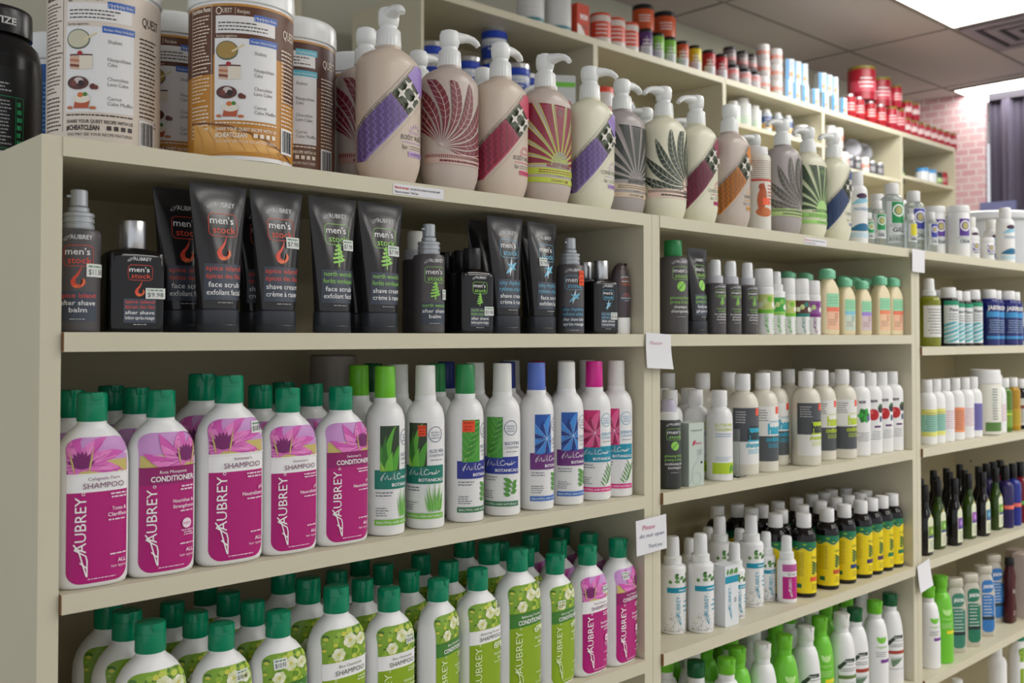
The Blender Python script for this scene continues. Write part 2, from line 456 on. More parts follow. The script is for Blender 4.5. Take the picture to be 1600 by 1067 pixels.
def flowers(L, u0, v0, u1, v1, rt):
    L.rect(u0, v0, u1, v1, (126, 168, 44), rt=rt); L.up(); rr = random.Random(3); L.auto = .03; L.clip = (u0 + .0003, v0, u1 - .0003, v1 - .0004); L.cr = rt
    for k in range(60):
        x = rr.uniform(u0, u1); y = rr.uniform(v0, v1); r = rr.uniform(.0015, .0050); w_ = (x - u0) / (u1 - u0)
        L.ell(x, y, r, r * .8, rr.choice([(176, 204, 60), (104, 150, 36), (196, 210, 84), (78, 126, 36)] if w_ > .45 else [(86, 134, 34), (70, 116, 34), (150, 186, 60), (204, 204, 70)]), 9)
    for (x, y, r) in ((.0030, v1 - .014, .0088), (.0185, v0 + .020, .0075), (-.0120, v0 + .0085, .0080)):
        L.up()
        for k in range(6):
            t = 2 * pi * k / 6 + x * 90; L.ell(x + r * .55 * cos(t), y + r * .5 * sin(t), r * .50, r * .44, ((240, 240, 218), (226, 230, 192), (214, 222, 170))[k % 3], 10)
        L.ell(x, y, r * .24, r * .2, (206, 196, 80), 8); L.ring(x, y, r * .34, .0003, (190, 200, 130), 10)
    L.clip = None; L.cr = 0; L.auto = .08
def vlogo(L, u, v, h, ln, col):      # the upright name with its long swung tail at the foot
    L.text('AUBREY', u + h * .5, v + ln * .30, h, col, 'L', 90, wd=ln * .70)
    w_ = h * .12; y = v + ln * .30
    L.stroke([(u - h * .55, y + h * .9), (u - h * .1, y + h * .2), (u + h * .1, y - h * .6), (u + h * .5, v + ln * .02 + h * .1), (u + h * .62, v)], w_, col)
    L.stroke([(u - h * .5, y + h * .4), (u + h * .5, y - h * .3), (u + h * .62, y - h * .8), (u + h * .62, v)], w_, col)
    L.stroke([(u - h * .02, y - h * .9), (u + h * .6, y - h * 1.5)], w_, col)
    L.ring(u + h * .25, v + ln * 1.035, h * .13, h * .05, col, 12)
def a_label(scheme, kind, sub, tone, extra=None, seal=False):
    L = Lab(AP); u = .0292; mag = scheme == 'm'
    main = (180, 0, 118) if mag else (138, 172, 16); band = (150, 10, 104) if mag else (62, 128, 44)
    L.rect(-u, .005, u, .094, main, rb=.012); L.rect(-u, .094, u, .112, W_ if kind == 'SHAMPOO' else band)
    if mag: dahlia(L, -u, .112, u, .1475, ((206, 150, 210), (214, 86, 180), (232, 130, 200), (118, 16, 100), (206, 190, 110)), -.017 if kind == 'SHAMPOO' else .018, .119, .013)
    else: flowers(L, -u, .112, u, .1475, .013)
    L.up(); L.rect(-u, .1115, u, .1125, W_ if kind == 'SHAMPOO' else band)
    ink = K_ if kind == 'SHAMPOO' else W_
    ic = (110, 40, 90) if mag else (70, 84, 60)
    L.text(sub, .004, .1055, .0032, ic if kind == 'SHAMPOO' else W_, wd=min(.036, .0022 * len(sub)))
    L.text(kind, .004, .0975, .0056, ic if kind == 'SHAMPOO' else W_, wd=.040 if kind == 'SHAMPOO' else .046, bold=0 if kind == 'SHAMPOO' else .02)
    vlogo(L, -.018, .012, .0100, .078, (250, 250, 250) if mag else (226, 240, 190))
    wk = (246, 226, 240) if mag else (228, 240, 196)
    L.lines(.008, .086, .0265, .0925, 2, wk, .45, .3, 'R')
    for i, t in enumerate(tone): L.text(t, .0265, .0745 - i * .0058, .0037, wk, 'R', wd=min(.023, .0021 * len(t)), bold=.015)
    L.lines(.008, .064, .0265, .0665, 1, wk, .5, .2, 'R')
    if seal:
        L.ell(.019, .052, .0052, .0052, wk, 18); L.up(); L.text('NSF', .019, .0505, .0028, main, wd=.008); L.lay -= 1
        L.lines(.012, .039, .0265, .046, 3, wk, .4, .3, 'R')
    L.lines(.010, .030, .0265, .0325, 1, wk, .5, .2, 'R')
    L.text('ALL', .0265, .0225, .0038, wk, 'R', bold=.02, wd=.0085); L.text('hair types', .0265, .0180, .0027, wk, 'R', wd=.0150)
    L.lines(-.011, .0085, .016, .0105, 1, wk, .4, 0)
    if extra: L.text(extra, .0285, .0835, .0076, wk, 'R', wd=.020, bold=.02)
    return L.mesh()
def a_kind(*a, **k): return Kind('shampoo_bottle' if a[1] == 'SHAMPOO' else 'conditioner_bottle', 'bottle', [('bottle_body', body_a), ('cap', cap_a), ('label', a_label(*a, **k))], .037)
A_MS1 = a_kind('m', 'SHAMPOO', 'Calaguala Fern', ('Tones &', 'Clarifies'))
A_MC1 = a_kind('m', 'CONDITIONER', 'Rosa Mosqueta', ('Nourishes &', 'Strengthens'), seal=True)
A_MS2 = a_kind('m', 'SHAMPOO', "Swimmer's", ('pH', 'Neutralizer'))
A_MC2 = a_kind('m', 'CONDITIONER', "Swimmer's", ('pH', 'Neutralizer'))
A_MS3 = a_kind('m', 'SHAMPOO', 'Rosa Mosqueta', ('Nourishes &', 'Strengthens'), seal=True)
A_GS1 = a_kind('g', 'SHAMPOO', 'Blue Chamomile', ('Hydrates &', 'Softens'))
A_GC1 = a_kind('g', 'CONDITIONER', 'Blue Chamomile', ('Hydrates &', 'Softens'))
A_GS2 = a_kind('g', 'SHAMPOO', 'Balancing Protein', ('Nutrient', 'Blend'), extra='GPB')
A_GC2 = a_kind('g', 'CONDITIONER', 'Balancing Protein', ('Nutrient', 'Blend'), extra='GPB')

# --- round bottle with a tall cap and a photo panel
MP = [(0, .0225, .0225, 2), (.0012, .0242, .0242, 2), (.004, .0250, .0250, 2), (.10, .0252, .0252, 2), (.138, .0250, .0250, 2), (.147, .0240, .0240, 2), (.154, .0218, .0218, 2),
      (.159, .0185, .0185, 2), (.1625, .0150, .0150, 2), (.1635, .0140, .0140, 2), (.170, .0138, .0138, 2)]
body_m = MB().loft(MP, 40).mesh('bottle_body', white)
def script_name(L, u, v, h, col):
    p = [(-.021, -.001), (-.0185, .0055), (-.0165, .0005), (-.0135, .006), (-.0125, .0005), (-.0105, .0002), (-.0095, .004), (-.0092, .0003), (-.0066, .0085), (-.0072, .0003), (-.0042, .009), (-.0048, .0004), (-.002, .0004)]
    L.stroke([(u + a, v + b) for a, b in p], .0008, col)
    p = [(.0045, .0062), (.0015, .0075), (-.0012, .004), (.0, .0005), (.004, .0008), (.0056, .0036), (.0056, .0005), (.0066, .0033), (.0082, .0033), (.0085, .001), (.0104, .0022), (.0094, .0036), (.009, .0008), (.0112, .0008), (.0132, .0024), (.0122, .0036), (.0118, .0008), (.0142, .001), (.0152, .0075), (.0149, .0008), (.0166, .0034), (.0158, .001), (.0195, .0045), (.021, .004)]
    L.stroke([(u + a, v + b) for a, b in p], .0008, col)
    L.stroke([(u - .021, v - .001), (u - .022, v + .002), (u - .016, v + .009)], .0005, col)
def m_label(pic, bar, foot, title, sub, sprig, rot=0.0, badge=(40, 70, 110)):
    L = Lab(MP, True, rot=rot); x0, x1, y0, y1 = -.0215, .0035, .080, .136
    wv = (236, 238, 238)
    for i in range(26): L.rect(-.034, .016 + i * .005, .034, .0163 + i * .005, (226, 228, 230), nv=1)
    L.up()
    if pic == 'aloe':
        L.rect(x0, y0, x1, y1, (38, 60, 30)); L.up(); L.clip = (x0, y0, x1, y1)
        for (a, b, c, d, ww, cl) in ((-.012, .078, -.024, .134, .010, (70, 150, 40)), (-.012, .078, -.001, .140, .009, (96, 176, 56)), (-.010, .076, -.014, .126, .008, (52, 120, 34)), (-.004, .076, .008, .118, .009, (80, 164, 44)), (-.016, .074, -.026, .104, .010, (150, 206, 70)), (-.010, .074, -.006, .104, .010, (110, 190, 60))):
            L.leaf((a, b), (c, d), ww, cl, bend=.08, peak=.3); L.lay += .1
        L.clip = None
    elif pic == 'leaf':
        L.rect(x0, y0, x1, y1, (70, 156, 50)); L.up(); L.clip = (x0, y0, x1, y1)
        L.stroke([(x0 + .003, y0), (-.006, .11), (x1 - .002, y1)], .0009, (170, 214, 110))
        for k in range(7):
            y = y0 + .004 + k * .008; x = x0 + .003 + k * .0026
            L.stroke([(x, y), (x + .012, y + .004), (x + .02, y + .014)], .0005, (140, 200, 90)); L.stroke([(x, y), (x - .008, y + .012)], .0005, (140, 200, 90))
            L.leaf((x, y + .001), (x + .014, y + .012), .004, (56, 136, 44))
        L.clip = None
    else:
        c0, c1, c2 = ((28, 84, 170), (60, 140, 220), (14, 50, 130)) if pic == 'blue' else ((206, 30, 110), (236, 90, 150), (160, 10, 80))
        L.rect(x0, y0, x1, y1, c0); L.up(); L.clip = (x0, y0, x1, y1)
        for k in range(14):
            t = radians(k * 26); r = .036 if k % 2 else .026
            L.leaf((-.004, .102), (-.004 + r * cos(t), .102 + r * sin(t)), .008, c1 if k % 2 else c2, bend=.12); L.lay += .08
            L.stroke([(-.004, .102), (-.004 + r * .8 * cos(t), .102 + r * .8 * sin(t))], .0004, (170, 210, 250) if pic == 'blue' else (250, 190, 220))
        L.clip = None
    L.lay = 2
    L.ring(.0155, .121, .0098, .0008, badge); L.text('NATURAL &', .0155, .1225, .0022, badge, wd=.0135); L.text('ORGANIC', .0155, .1190, .0022, badge, wd=.012); L.text('INGREDIENTS', .0155, .1155, .0022, badge, wd=.0135)
    L.text(title, .0062, .0975, .0046, badge, 'L', wd=.0235); L.text(sub, .0062, .0925, .0030, badge, 'L', wd=.0235); L.lines(.008, .087, .026, .0895, 1, G_, .4, 0)
    L.rect(-.0285, .058, .0285, .0815, bar, nv=2); L.up()
    script_name(L, .001, .0695, .008, W_); L.text('BOTANICALS', .010, .0612, .0040, W_, wd=.034, bold=.02)
    L.lay = 2
    L.lines(-.027, .048, -.004, .0555, 2, (110, 114, 118), .35, .2); L.lines(-.027, .024, -.008, .036, 4, (110, 114, 118), .35, .4)
    gc = (84, 150, 60)
    for k in range(11):
        if sprig == 'grass': L.leaf((.006 + k * .0018, .0215), (.000 + k * .0028, .046 + (k % 3) * .008), .0022, (96, 170, 70) if k % 2 else (130, 196, 90), peak=.3)
        elif sprig == 'needle': L.leaf((.012 + k * .0012, .0215 + k * .0022), (.012 + k * .0012 + (.009 if k % 2 else -.008), .030 + k * .0028), .0022, gc)
        elif k < 7: L.leaf((.014 + k * .0006, .028 + k * .0028), (.014 + (.011 if k % 2 else -.010), .032 + k * .0035), .006, gc)
    L.rect(-.0285, .0135, .0285, .0205, foot, nv=1); L.up(); L.text('BEAUTIFUL HAIR NATURALLY', 0, .0155, .0030, W_, wd=.052)
    return L.mesh()
def m_kind(nm, capm, *a, **k): return Kind(nm, 'bottle', [('bottle_body', body_m), ('cap', cap_mesh(.0133, .1665, .2095, capm, r1=.0128, round_=.0016)), ('label', m_label(*a, **k))], .026)
bluecap = mat('periwinkle_cap_plastic', (92, 120, 206), .28, vary=.03); pinkcap = mat('pink_cap_plastic', (222, 42, 150), .28, vary=.03)
redcap = mat('crimson_cap_plastic', (150, 20, 50), .3, vary=.03); navycap = mat('navy_cap_plastic', (40, 60, 140), .3, vary=.03); leafcap = mat('leaf_green_cap_plastic', (40, 140, 76), .28, vary=.03)
M_AS = m_kind('shampoo_bottle', lime, 'aloe', (0, 120, 104), (120, 190, 60), 'ALOE VERA', 'SHAMPOO', 'grass')
M_AC = m_kind('conditioner_bottle', clearcap, 'aloe', (0, 120, 104), (120, 190, 60), 'ALOE VERA', 'CONDITIONER', 'grass', rot=-.72)
M_BS = m_kind('shampoo_bottle', leafcap, 'leaf', (34, 44, 140), (40, 116, 70), 'BIOTIN', 'SHAMPOO', 'broad')
M_BC = m_kind('conditioner_bottle', clearcap, 'leaf', (34, 54, 150), (40, 116, 70), 'BIOTIN', 'CONDITIONER', 'broad', rot=-.85)
M_US = m_kind('shampoo_bottle', bluecap, 'blue', (104, 36, 118), (50, 110, 190), 'JOJOBA', 'SHAMPOO', 'broad')
M_UC = m_kind('conditioner_bottle', clearcap, 'blue', (104, 36, 118), (50, 110, 190), 'JOJOBA', 'CONDITIONER', 'broad', rot=-.25)
M_KS = m_kind('shampoo_bottle', pinkcap, 'pink', (0, 142, 170), (220, 30, 130), 'KERATIN', 'SHAMPOO', 'needle', rot=-.62, badge=(60, 150, 190))
M_KC = m_kind('conditioner_bottle', clearcap, 'pink', (0, 142, 170), (220, 30, 130), 'KERATIN', 'CONDITIONER', 'needle', rot=-.80, badge=(60, 150, 190))
def m_plain(capm): return Kind('shampoo_bottle', 'bottle', [('bottle_body', body_m), ('cap', cap_mesh(.0133, .1665, .2095, capm, r1=.0128, round_=.0016))], .026)
MPL = {'lime': m_plain(lime), 'clear': m_plain(clearcap), 'dkgreen': m_plain(dkgreen), 'leaf': m_plain(leafcap), 'navy': m_plain(navycap), 'red': m_plain(redcap)}

# --- men's range: tubes, sprays, square bottles
RED = (226, 74, 50); GRN = (150, 216, 90); BLU = (110, 190, 222)
def icon(L, kind, u, v, s):
    if kind == 'flame':
        p = [(.16, 1.0), (.04, .72), (-.10, .52), (-.26, .38), (-.36, .18), (-.30, -.04), (-.12, -.16), (.06, -.14), (.22, -.06), (.34, .10), (.32, .28), (.20, .36), (.22, .20), (.14, .06), (.0, .02), (-.12, .12), (-.12, .30), (.0, .46), (.10, .66)]
        n = len(p)
        for i in range(9):
            q = [p[i], p[i + 1], p[n - 2 - i], p[n - 1 - i]] if i < 8 else [p[8], p[9], p[10], p[11]]
            b = len(L.v)
            for x, y in q: L.v.append(L.P(u + x * s, v + y * s))
            L.f.append((b, b + 1, b + 2, b + 3)); L.c.append(RED if i < 5 else (236, 110, 60))
    elif kind == 'tree':
        for k in range(4): L.stroke([(u - (.12 + .07 * k) * s, v + (.86 - .2 * k) * s), (u + .06 * s, v + (.94 - .2 * k) * s), (u + (.14 + .07 * k) * s, v + (.80 - .2 * k) * s), (u - .04 * s, v + (.70 - .2 * k) * s), (u - (.16 + .05 * k) * s, v + (.66 - .2 * k) * s)], s * .10, GRN)
        L.stroke([(u + .04 * s, v + 1.05 * s), (u, v - .16 * s)], s * .07, GRN)
    elif kind == 'dance':
        L.leaf((u - .42 * s, v + .0 * s), (u + .5 * s, v + .72 * s), s * .26, BLU); L.leaf((u - .14 * s, v - .14 * s), (u + .12 * s, v + 1.0 * s), s * .15, (206, 224, 236)); L.leaf((u - .32 * s, v + .62 * s), (u + .42 * s, v + .24 * s), s * .16, BLU)
    elif kind == 'leafy':
        L.ell(u, v + .4 * s, .42 * s, .42 * s, GRN); L.up(); L.stroke([(u - .35 * s, v + .05 * s), (u + .35 * s, v + .8 * s)], s * .05, (40, 50, 30)); L.lay -= 1
def mens(prof, u0, v1, W, acc, ic, names, kinds, box=True, wrap=False, rot=0, vs_=1.0):
    """Name, badge, emblem and product text from the top line v1 downwards; W is the text width, q the line pitch."""
    L = Lab(prof, wrap, rot=rot); s = W / .040; q = s * vs_
    y = v1; lg = (226, 228, 230)
    L.text('AUBREY', u0 + .08 * W, y, .0040 * q, lg, wd=.62 * W, bold=.01)
    L.stroke([(u0 - .42 * W, y - .001 * q), (u0 - .32 * W, y + .0025 * q), (u0 - .24 * W, y + .0025 * q), (u0 - .34 * W, y - .001 * q), (u0 - .42 * W, y - .001 * q)], .0004, lg); L.stroke([(u0 - .34 * W, y - .001 * q), (u0 - .2 * W, y + .0042 * q)], .0005, lg)
    y -= .0225 * q
    L.rring(u0 - .40 * W, y - .0012 * q, u0 + .42 * W, y + .0170 * q, .005 * s, .0006 * s, acc)
    L.text("men's", u0 - .02 * W, y + .0088 * q, .0060 * q, W_, wd=.68 * W, bold=.004); L.text('stock', u0 + .04 * W, y + .0012 * q, .0058 * q, acc, wd=.66 * W, bold=.004)
    y -= .0215 * q
    icon(L, ic, u0, y + .0035 * q, .0175 * q)
    y -= .0075 * q
    if box: L.rect(u0 - .54 * W, y - .0205 * q - (.003 * q if len(names) > 1 else 0), u0 + .54 * W, y + .0055 * q, (58, 66, 80)); L.up()
    for i, t in enumerate(names): L.text(t, u0, y - i * .0062 * q, .0043 * q, acc, wd=min(W * 1.0, .0031 * s * len(t) + .004))
    y -= .0066 * q * len(names)
    for i, t in enumerate(kinds): L.text(t, u0, y - i * .0062 * q, .0044 * q, W_, wd=min(W * .98, .0030 * s * len(t) + .006), bold=.004)
    y -= .0062 * q * len(kinds) + .0005
    L.lines(u0 - .22 * W, y, u0 + .22 * W, y + .0012, 1, (190, 190, 190), .6, 0)
    return L
TP = [(.026, .0232, .0155, 2.1), (.040, .0240, .0150, 2.1), (.080, .0270, .0118, 2.1), (.115, .0298, .0076, 2.1), (.140, .0322, .0034, 2.2), (.152, .0335, .0011, 3), (.163, .0341, .0009, 4)]
body_t = MB().loft(TP, 40).mesh('tube_body', black)
TCAP = MB().loft([(0, .0235, .0158, 2.2), (.001, .0242, .0165, 2.2), (.0245, .0240, .0163, 2.2), (.0258, .0225, .0150, 2.2)], 36)
TCAP.loft([(.0075, .0242 , .0167, 2.2), (.0080, .0244, .0169, 2.2), (.0085, .0242, .0167, 2.2)], 36)
TCAP = TCAP.mesh('flip_cap', mat('charcoal_flip_cap', (52, 55, 62), .3, vary=.05))
def tube_kind(acc, ic, names, kinds, st=None, u0=.002):
    L = mens(TP, u0, .1385, .041, acc, ic, names, kinds, vs_=1.34)
    p = [('tube_body', body_t), ('flip_cap', TCAP), ('label', L.mesh())]
    if st: p.append(sticker(TP, *st))
    return Kind('cosmetic_tube', 'tube', p, .03)
SI = ('spice island', 'épices des îles'); NW = ('north woods', 'forêts nordiques'); CR = ('city rhythms', 'rythmes urbains')
T_SF = tube_kind(RED, 'flame', SI, ('face scrub', 'exfoliant facial')); T_SS = tube_kind(RED, 'flame', SI, ('shave cream', 'crème à raser'), (.017, .104, .019, .013, '$7.98'))
T_NF = tube_kind(GRN, 'tree', NW, ('face scrub', 'exfoliant facial'), (.017, .106, .016, .013, '$7.98')); T_NS = tube_kind(GRN, 'tree', NW, ('shave cream', 'crème à raser'), (.014, .103, .019, .013, '$7.98'))
T_CS = tube_kind(BLU, 'dance', CR, ('shave cream', 'crème à raser')); T_CF = tube_kind(BLU, 'dance', CR, ('face scrub', 'exfoliant facial'), (-.008, .105, .016, .012, '$7.98'))
T_GG = tube_kind(GRN, 'leafy', ('ginseng biotin', 'ginseng et biotine'), ('body wash', 'gel pour corps'))
T_BK = Kind('cosmetic_tube', 'tube', [('tube_body', body_t), ('flip_cap', TCAP)], .03)
# treatment pump spray
SP = [(0, .0192, .0192, 2), (.001, .0205, .0205, 2), (.004, .0208, .0208, 2), (.090, .0208, .0208, 2), (.0985, .0206, .0206, 2), (.1015, .0190, .0190, 2), (.1025, .015, .015, 2)]
body_s = MB().loft(SP, 36).mesh('bottle_body', greyp)
def spray_head():
    M = MB()
    M.loft([(.1025, .0142, .0142, 2), (.1035, .0146, .0146, 2), (.107, .0146, .0146, 2), (.1075, .0136, .0136, 2), (.109, .0136, .0136, 2), (.1095, .0146, .0146, 2), (.1128, .0146, .0146, 2), (.1133, .0136, .0136, 2), (.1148, .0136, .0136, 2), (.1153, .0146, .0146, 2), (.1185, .0146, .0146, 2), (.119, .0136, .0136, 2)], 32)
    M.cyl(.0098, .119, .125, 24); M.cyl(.0085, .1252, .1425, 24, r1=.0082)
    M.loft([(0, .0018, .0018, 2), (0.004, .0014, .0014, 2)], 10)
    k = len(M.v) - 20
    for i in range(k, len(M.v)):
        x, y, z = M.v[i]; M.v[i] = (-.0080 - z, y, .1355 + x)
    return M.mesh('pump', mat('silver_grey_pump', (176, 180, 184), .3, metal=.35, vary=.05))
head_s = spray_head()
def spray_kind(acc, ic, names, kinds, st=None, rot=0.0):
    L = mens(SP, 0, .0915, .0345, acc, ic, names, kinds, wrap=True, rot=rot, vs_=1.30)
    p = [('bottle_body', body_s), ('pump', head_s), ('label', L.mesh())]
    if st: p.append(sticker(SP, *st, wrap=True))
    return Kind('pump_spray_bottle', 'bottle', p, .021)
S_SI = spray_kind(RED, 'flame', ('spice island',), ('after shave', 'balm'), (.010, .061, .020, .013, '$11.58'), rot=-.35)
S_NW = spray_kind(GRN, 'tree', ('north woods',), ('after shave', 'balm'), (.012, .050, .013, .013, '$11.58'), rot=-.25)
S_CR = spray_kind(BLU, 'dance', ('city rhythms', 'rythmes urbains'), ('after shave balm', 'après-rasage'), (.002, .082, .011, .022, None, (240, 90, 50), (190, 40, 20)), rot=-.5)
S_BK = Kind('pump_spray_bottle', 'bottle', [('bottle_body', body_s), ('pump', head_s)], .021)
# square glass after-shave bottle
QP = [(0, .0268, .0128, 7), (.0015, .0282, .0138, 7), (.004, .0286, .0142, 7), (.077, .0290, .0144, 7), (.081, .0284, .0140, 6), (.0835, .0245, .0125, 4), (.0850, .0170, .0110, 2.5), (.0862, .0120, .0105, 2)]
body_q = MB().loft(QP, 48).mesh('bottle_body', blackgl)
def square_kind(acc, ic, names, capm, st):
    L = mens(QP, .001, .0735, .0310, acc, ic, names, ('after shave', 'lotion après-rasage'), vs_=1.10)
    p = [('bottle_body', body_q), ('cap', cap_mesh(.0118, .0862, .1150, capm, r1=.0118, round_=.0008)), ('label', L.mesh())]
    if st: p.append(sticker(QP, *st))
    return Kind('after_shave_bottle', 'bottle', p, .03)
Q_S = square_kind(RED, 'flame', SI, silver, (.017, .040, .021, .011, '$9.98')); Q_N = square_kind(GRN, 'tree', NW, blackcap, (.017, .030, .017, .012, '$9.98')); Q_C = square_kind(BLU, 'dance', CR, silver, (.014, .028, .015, .011, '$9.98'))
Q_BS = Kind('after_shave_bottle', 'bottle', [('bottle_body', body_q), ('cap', cap_mesh(.0118, .0862, .115, silver, r1=.0118, round_=.0008))], .03)
Q_BB = Kind('after_shave_bottle', 'bottle', [('bottle_body', body_q), ('cap', cap_mesh(.0118, .0862, .115, blackcap, r1=.0118, round_=.0008))], .03)
DP = [(.026, .0185, .0115, 2.3), (.05, .0195, .0122, 2.3), (.08, .0182, .0116, 2.3), (.098, .0150, .0100, 2.2), (.106, .0105, .0080, 2.1), (.1105, .0050, .0045, 2), (.1115, .001, .001, 2)]
def deo(lbl):
    p = [('bottle_body', MB().loft(DP, 32).mesh('bottle_body', mat('brown_grey_plastic', (74, 62, 66), .3, vary=.04))), ('cap', MB().loft([(0, .0170, .0105, 2.4), (.001, .0178, .0112, 2.4), (.0255, .0184, .0114, 2.4)], 32).mesh('cap', white))]
    if lbl: p.append(('label', mens(DP, .001, .088, .024, (236, 110, 60), 'none', ('daily', 'quotidien'), ('moisturizer',), box=True, vs_=.85).mesh()))
    return Kind('lotion_bottle', 'bottle', p, .02)
D_1, D_0 = deo(True), deo(False)

# --- tall pump bottles on the top board
PP = [(0, .0345, .0215, 2.3), (.002, .0360, .0228, 2.3), (.010, .0392, .0255, 2.3), (.020, .0425, .0280, 2.3), (.028, .0442, .0292, 2.3), (.08, .0445, .0295, 2.3), (.140, .0445, .0295, 2.3), (.150, .0440, .0292, 2.3),
      (.157, .0415, .0282, 2.2), (.163, .0360, .0262, 2.1), (.1675, .0285, .0235, 2), (.171, .0205, .0195, 2), (.1725, .0168, .0168, 2), (.1765, .0162, .0162, 2)]
pb = {k: MB().loft(PP, 48).mesh('bottle_body', mat('lotion_' + k, c, .32, vary=.04, sss=.15)) for k, c in (('peach', (212, 196, 180)), ('cream', (226, 224, 200)), ('grey', (168, 160, 158)), ('taupe', (196, 182, 172)))}
def pump_mesh(style):
    M = MB(); M.loft([(.1755, .0150, .0150, 2), (.1765, .0160, .0160, 2), (.1965, .0150, .0150, 2), (.199, .0132, .0132, 2)], 44, rib=.04, ribn=1)
    M.loft([(.198, .0118, .0118, 2), (.2035, .0112, .0112, 2), (.205, .0126, .0126, 2), (.212, .0140, .0136, 2), (.221, .0140, .0134, 2), (.2260, .0120, .0115, 2), (.2280, .0070, .0068, 2)], 28)
    if style == 'open':
        M.sweep([(-.006, 0, .2160, .0112, .0110), (.006, 0, .2175, .0112, .0100), (.015, 0, .2190, .0098, .0076), (.025, 0, .2195, .0084, .0058), (.034, 0, .2178, .0074, .0048), (.040, 0, .2140, .0062, .0042), (.043, 0, .2098, .0050, .0034)], 14)
    else: M.cyl(.0125, .2035, .2045, 24)
    return M.mesh('pump', pumpw)
pump_open, pump_locked = pump_mesh('open'), pump_mesh('locked')
def lab_diag(c, kind, foot, scent=''):
    L = Lab(PP, 'arc'); ang = radians(47); ex, ey = cos(ang), sin(ang); nx, ny = -ey, ex; L.clip = (-.064, .024, .064, .152)
    o = (-.062, .036); wd = .036
    def pt(s, t): return (o[0] + ex * s + nx * t, o[1] + ey * s + ny * t)
    def q(s0, t0, s1, t1, col, n=16, m=6): p = pt(s0, t0); L.quad(p, (ex * (s1 - s0), ey * (s1 - s0)), (nx * (t1 - t0), ny * (t1 - t0)), n, m, col)
    olive = (62, 72, 44); tan = (206, 198, 184)
    for k in range(56): s = .003 * k + .002; p = pt(s, wd / 2 + .004); L.fan(p, [(p[0] + .0008 * cos(a), p[1] + .0008 * sin(a)) for a in (0, 1.57, 3.14, 4.71)], olive)
    for k in range(36): p = pt(.003 * k + .004, -wd / 2 - .004); L.rect(p[0], p[1], p[0] + .0012, p[1] + .0005, olive, nv=1)
    q(-.02, -wd / 2, .085, wd / 2, c, 22); q(.087, -wd / 2, .119, wd / 2, olive, 8); q(.121, -wd / 2, .165, wd / 2, c)
    L.up(); dk = tuple(int(x * .35) for x in c); rr = random.Random(9)
    for (t0) in (-wd / 2, wd / 2): L.stroke([pt(-.02 + .19 * k / 20, t0) for k in range(21)], .0006, tan)
    for i in range(-3, 14):
        for j in range(6):
            s0, t0 = i * .006 + .001, -wd / 2 + .003 + j * .006
            h = (i + j) % 2
            for kk in range(3):
                a = kk * .0018
                L.stroke([pt(s0 + (a if h else 0), t0 + (0 if h else a)), pt(s0 + (a if h else .0045), t0 + (.0045 if h else a)), pt(s0 + (a + .001 if h else .0045), t0 + (.0045 if h else a + .001))], .0008, dk)
    for i in (-1, 1):
        for j in (-1, 1): p = pt(.103 + i * .0078, j * .0088); L.star(p[0], p[1], .0086, (222, 216, 206), ang)
    L.clip = None
    L.lay = 2
    for k in range(9): t = pi * k / 8; L.stroke([(.024 + .009 * cos(t), .063 + .009 * sin(t)), (.024 + .0135 * cos(t), .063 + .0135 * sin(t))], .0011, foot)
    L.text('EVERYDAY', .024, .0640, .0028, foot, wd=.016)
    L.text(kind, .020, .0555, .0062, (70, 72, 58), wd=.0062 * .78 * len(kind)); L.lines(.001, .051, .038, .0535, 1, foot, .4, 0)
    L.text('fair', .0045, .0430, .0060, (80, 80, 70), wd=.009); L.lines(.012, .043, .038, .0490, 2, (150, 146, 140), .35, .1)
    L.rect(.010, .0345, .039, .0410, foot); L.up(); L.text(scent or 'LAVENDER', .024, .0360, .0036, (70, 50, 80), wd=.025)
    return L.mesh()
def lab_palm(frond, rib, ox, side, foot, words=True):
    L = Lab(PP, 'arc'); L.clip = (-.064, .030, .064, .150); oy = .060
    for k in range(9):
        t = radians(8 + k * 19) if side > 0 else radians(172 - k * 19)
        R = .112 - .002 * abs(k - 4); ex = (ox + R * cos(t), oy + R * .95 * sin(t)); b = -.16 * side
        L.leaf((ox, oy), ex, .0165, frond, bend=b, n=12, peak=.62)
        mx_, my_ = (ox + ex[0]) / 2 - (ex[1] - oy) * b * .9, (oy + ex[1]) / 2 + (ex[0] - ox) * b * .9
        L.up()
        pts = []
        for i in range(13):
            q = i / 12; o = b * sin(pi * q); pts.append((ox + (ex[0] - ox) * q - (ex[1] - oy) * o, oy + (ex[1] - oy) * q + (ex[0] - ox) * o))
        L.stroke(pts, .0007, rib)
        for i in range(4, 12):        # slits that feather the tip
            x, y = pts[i]; dx, dy = (ex[0] - ox), (ex[1] - oy); l = hypot(dx, dy)
            L.stroke([(x, y), (x + dx / l * .006 - dy / l * .009, y + dy / l * .006 + dx / l * .009)], .0003, rib); L.stroke([(x, y), (x + dx / l * .006 + dy / l * .009, y + dy / l * .006 - dx / l * .009)], .0003, rib)
        L.lay -= 1
    L.lay = 2
    L.rect(-.058, .036, .058, .050, foot, nv=2); L.up()
    for k in range(44): L.rect(-.057 + k * .0026, .0440, -.0558 + k * .0026, .0485, frond, nv=1)
    L.lines(-.036, .0375, .036, .0425, 1, frond, .5, 0)
    if words:
        L.lay = 3; L.ell(ox, .062, .015, .017, foot, 24); L.up(); L.text('conditioner', ox, .056, .0060, K_, wd=.026); L.lines(ox - .012, .040, ox + .012, .052, 3, frond, .4, .2)
    return L.mesh()
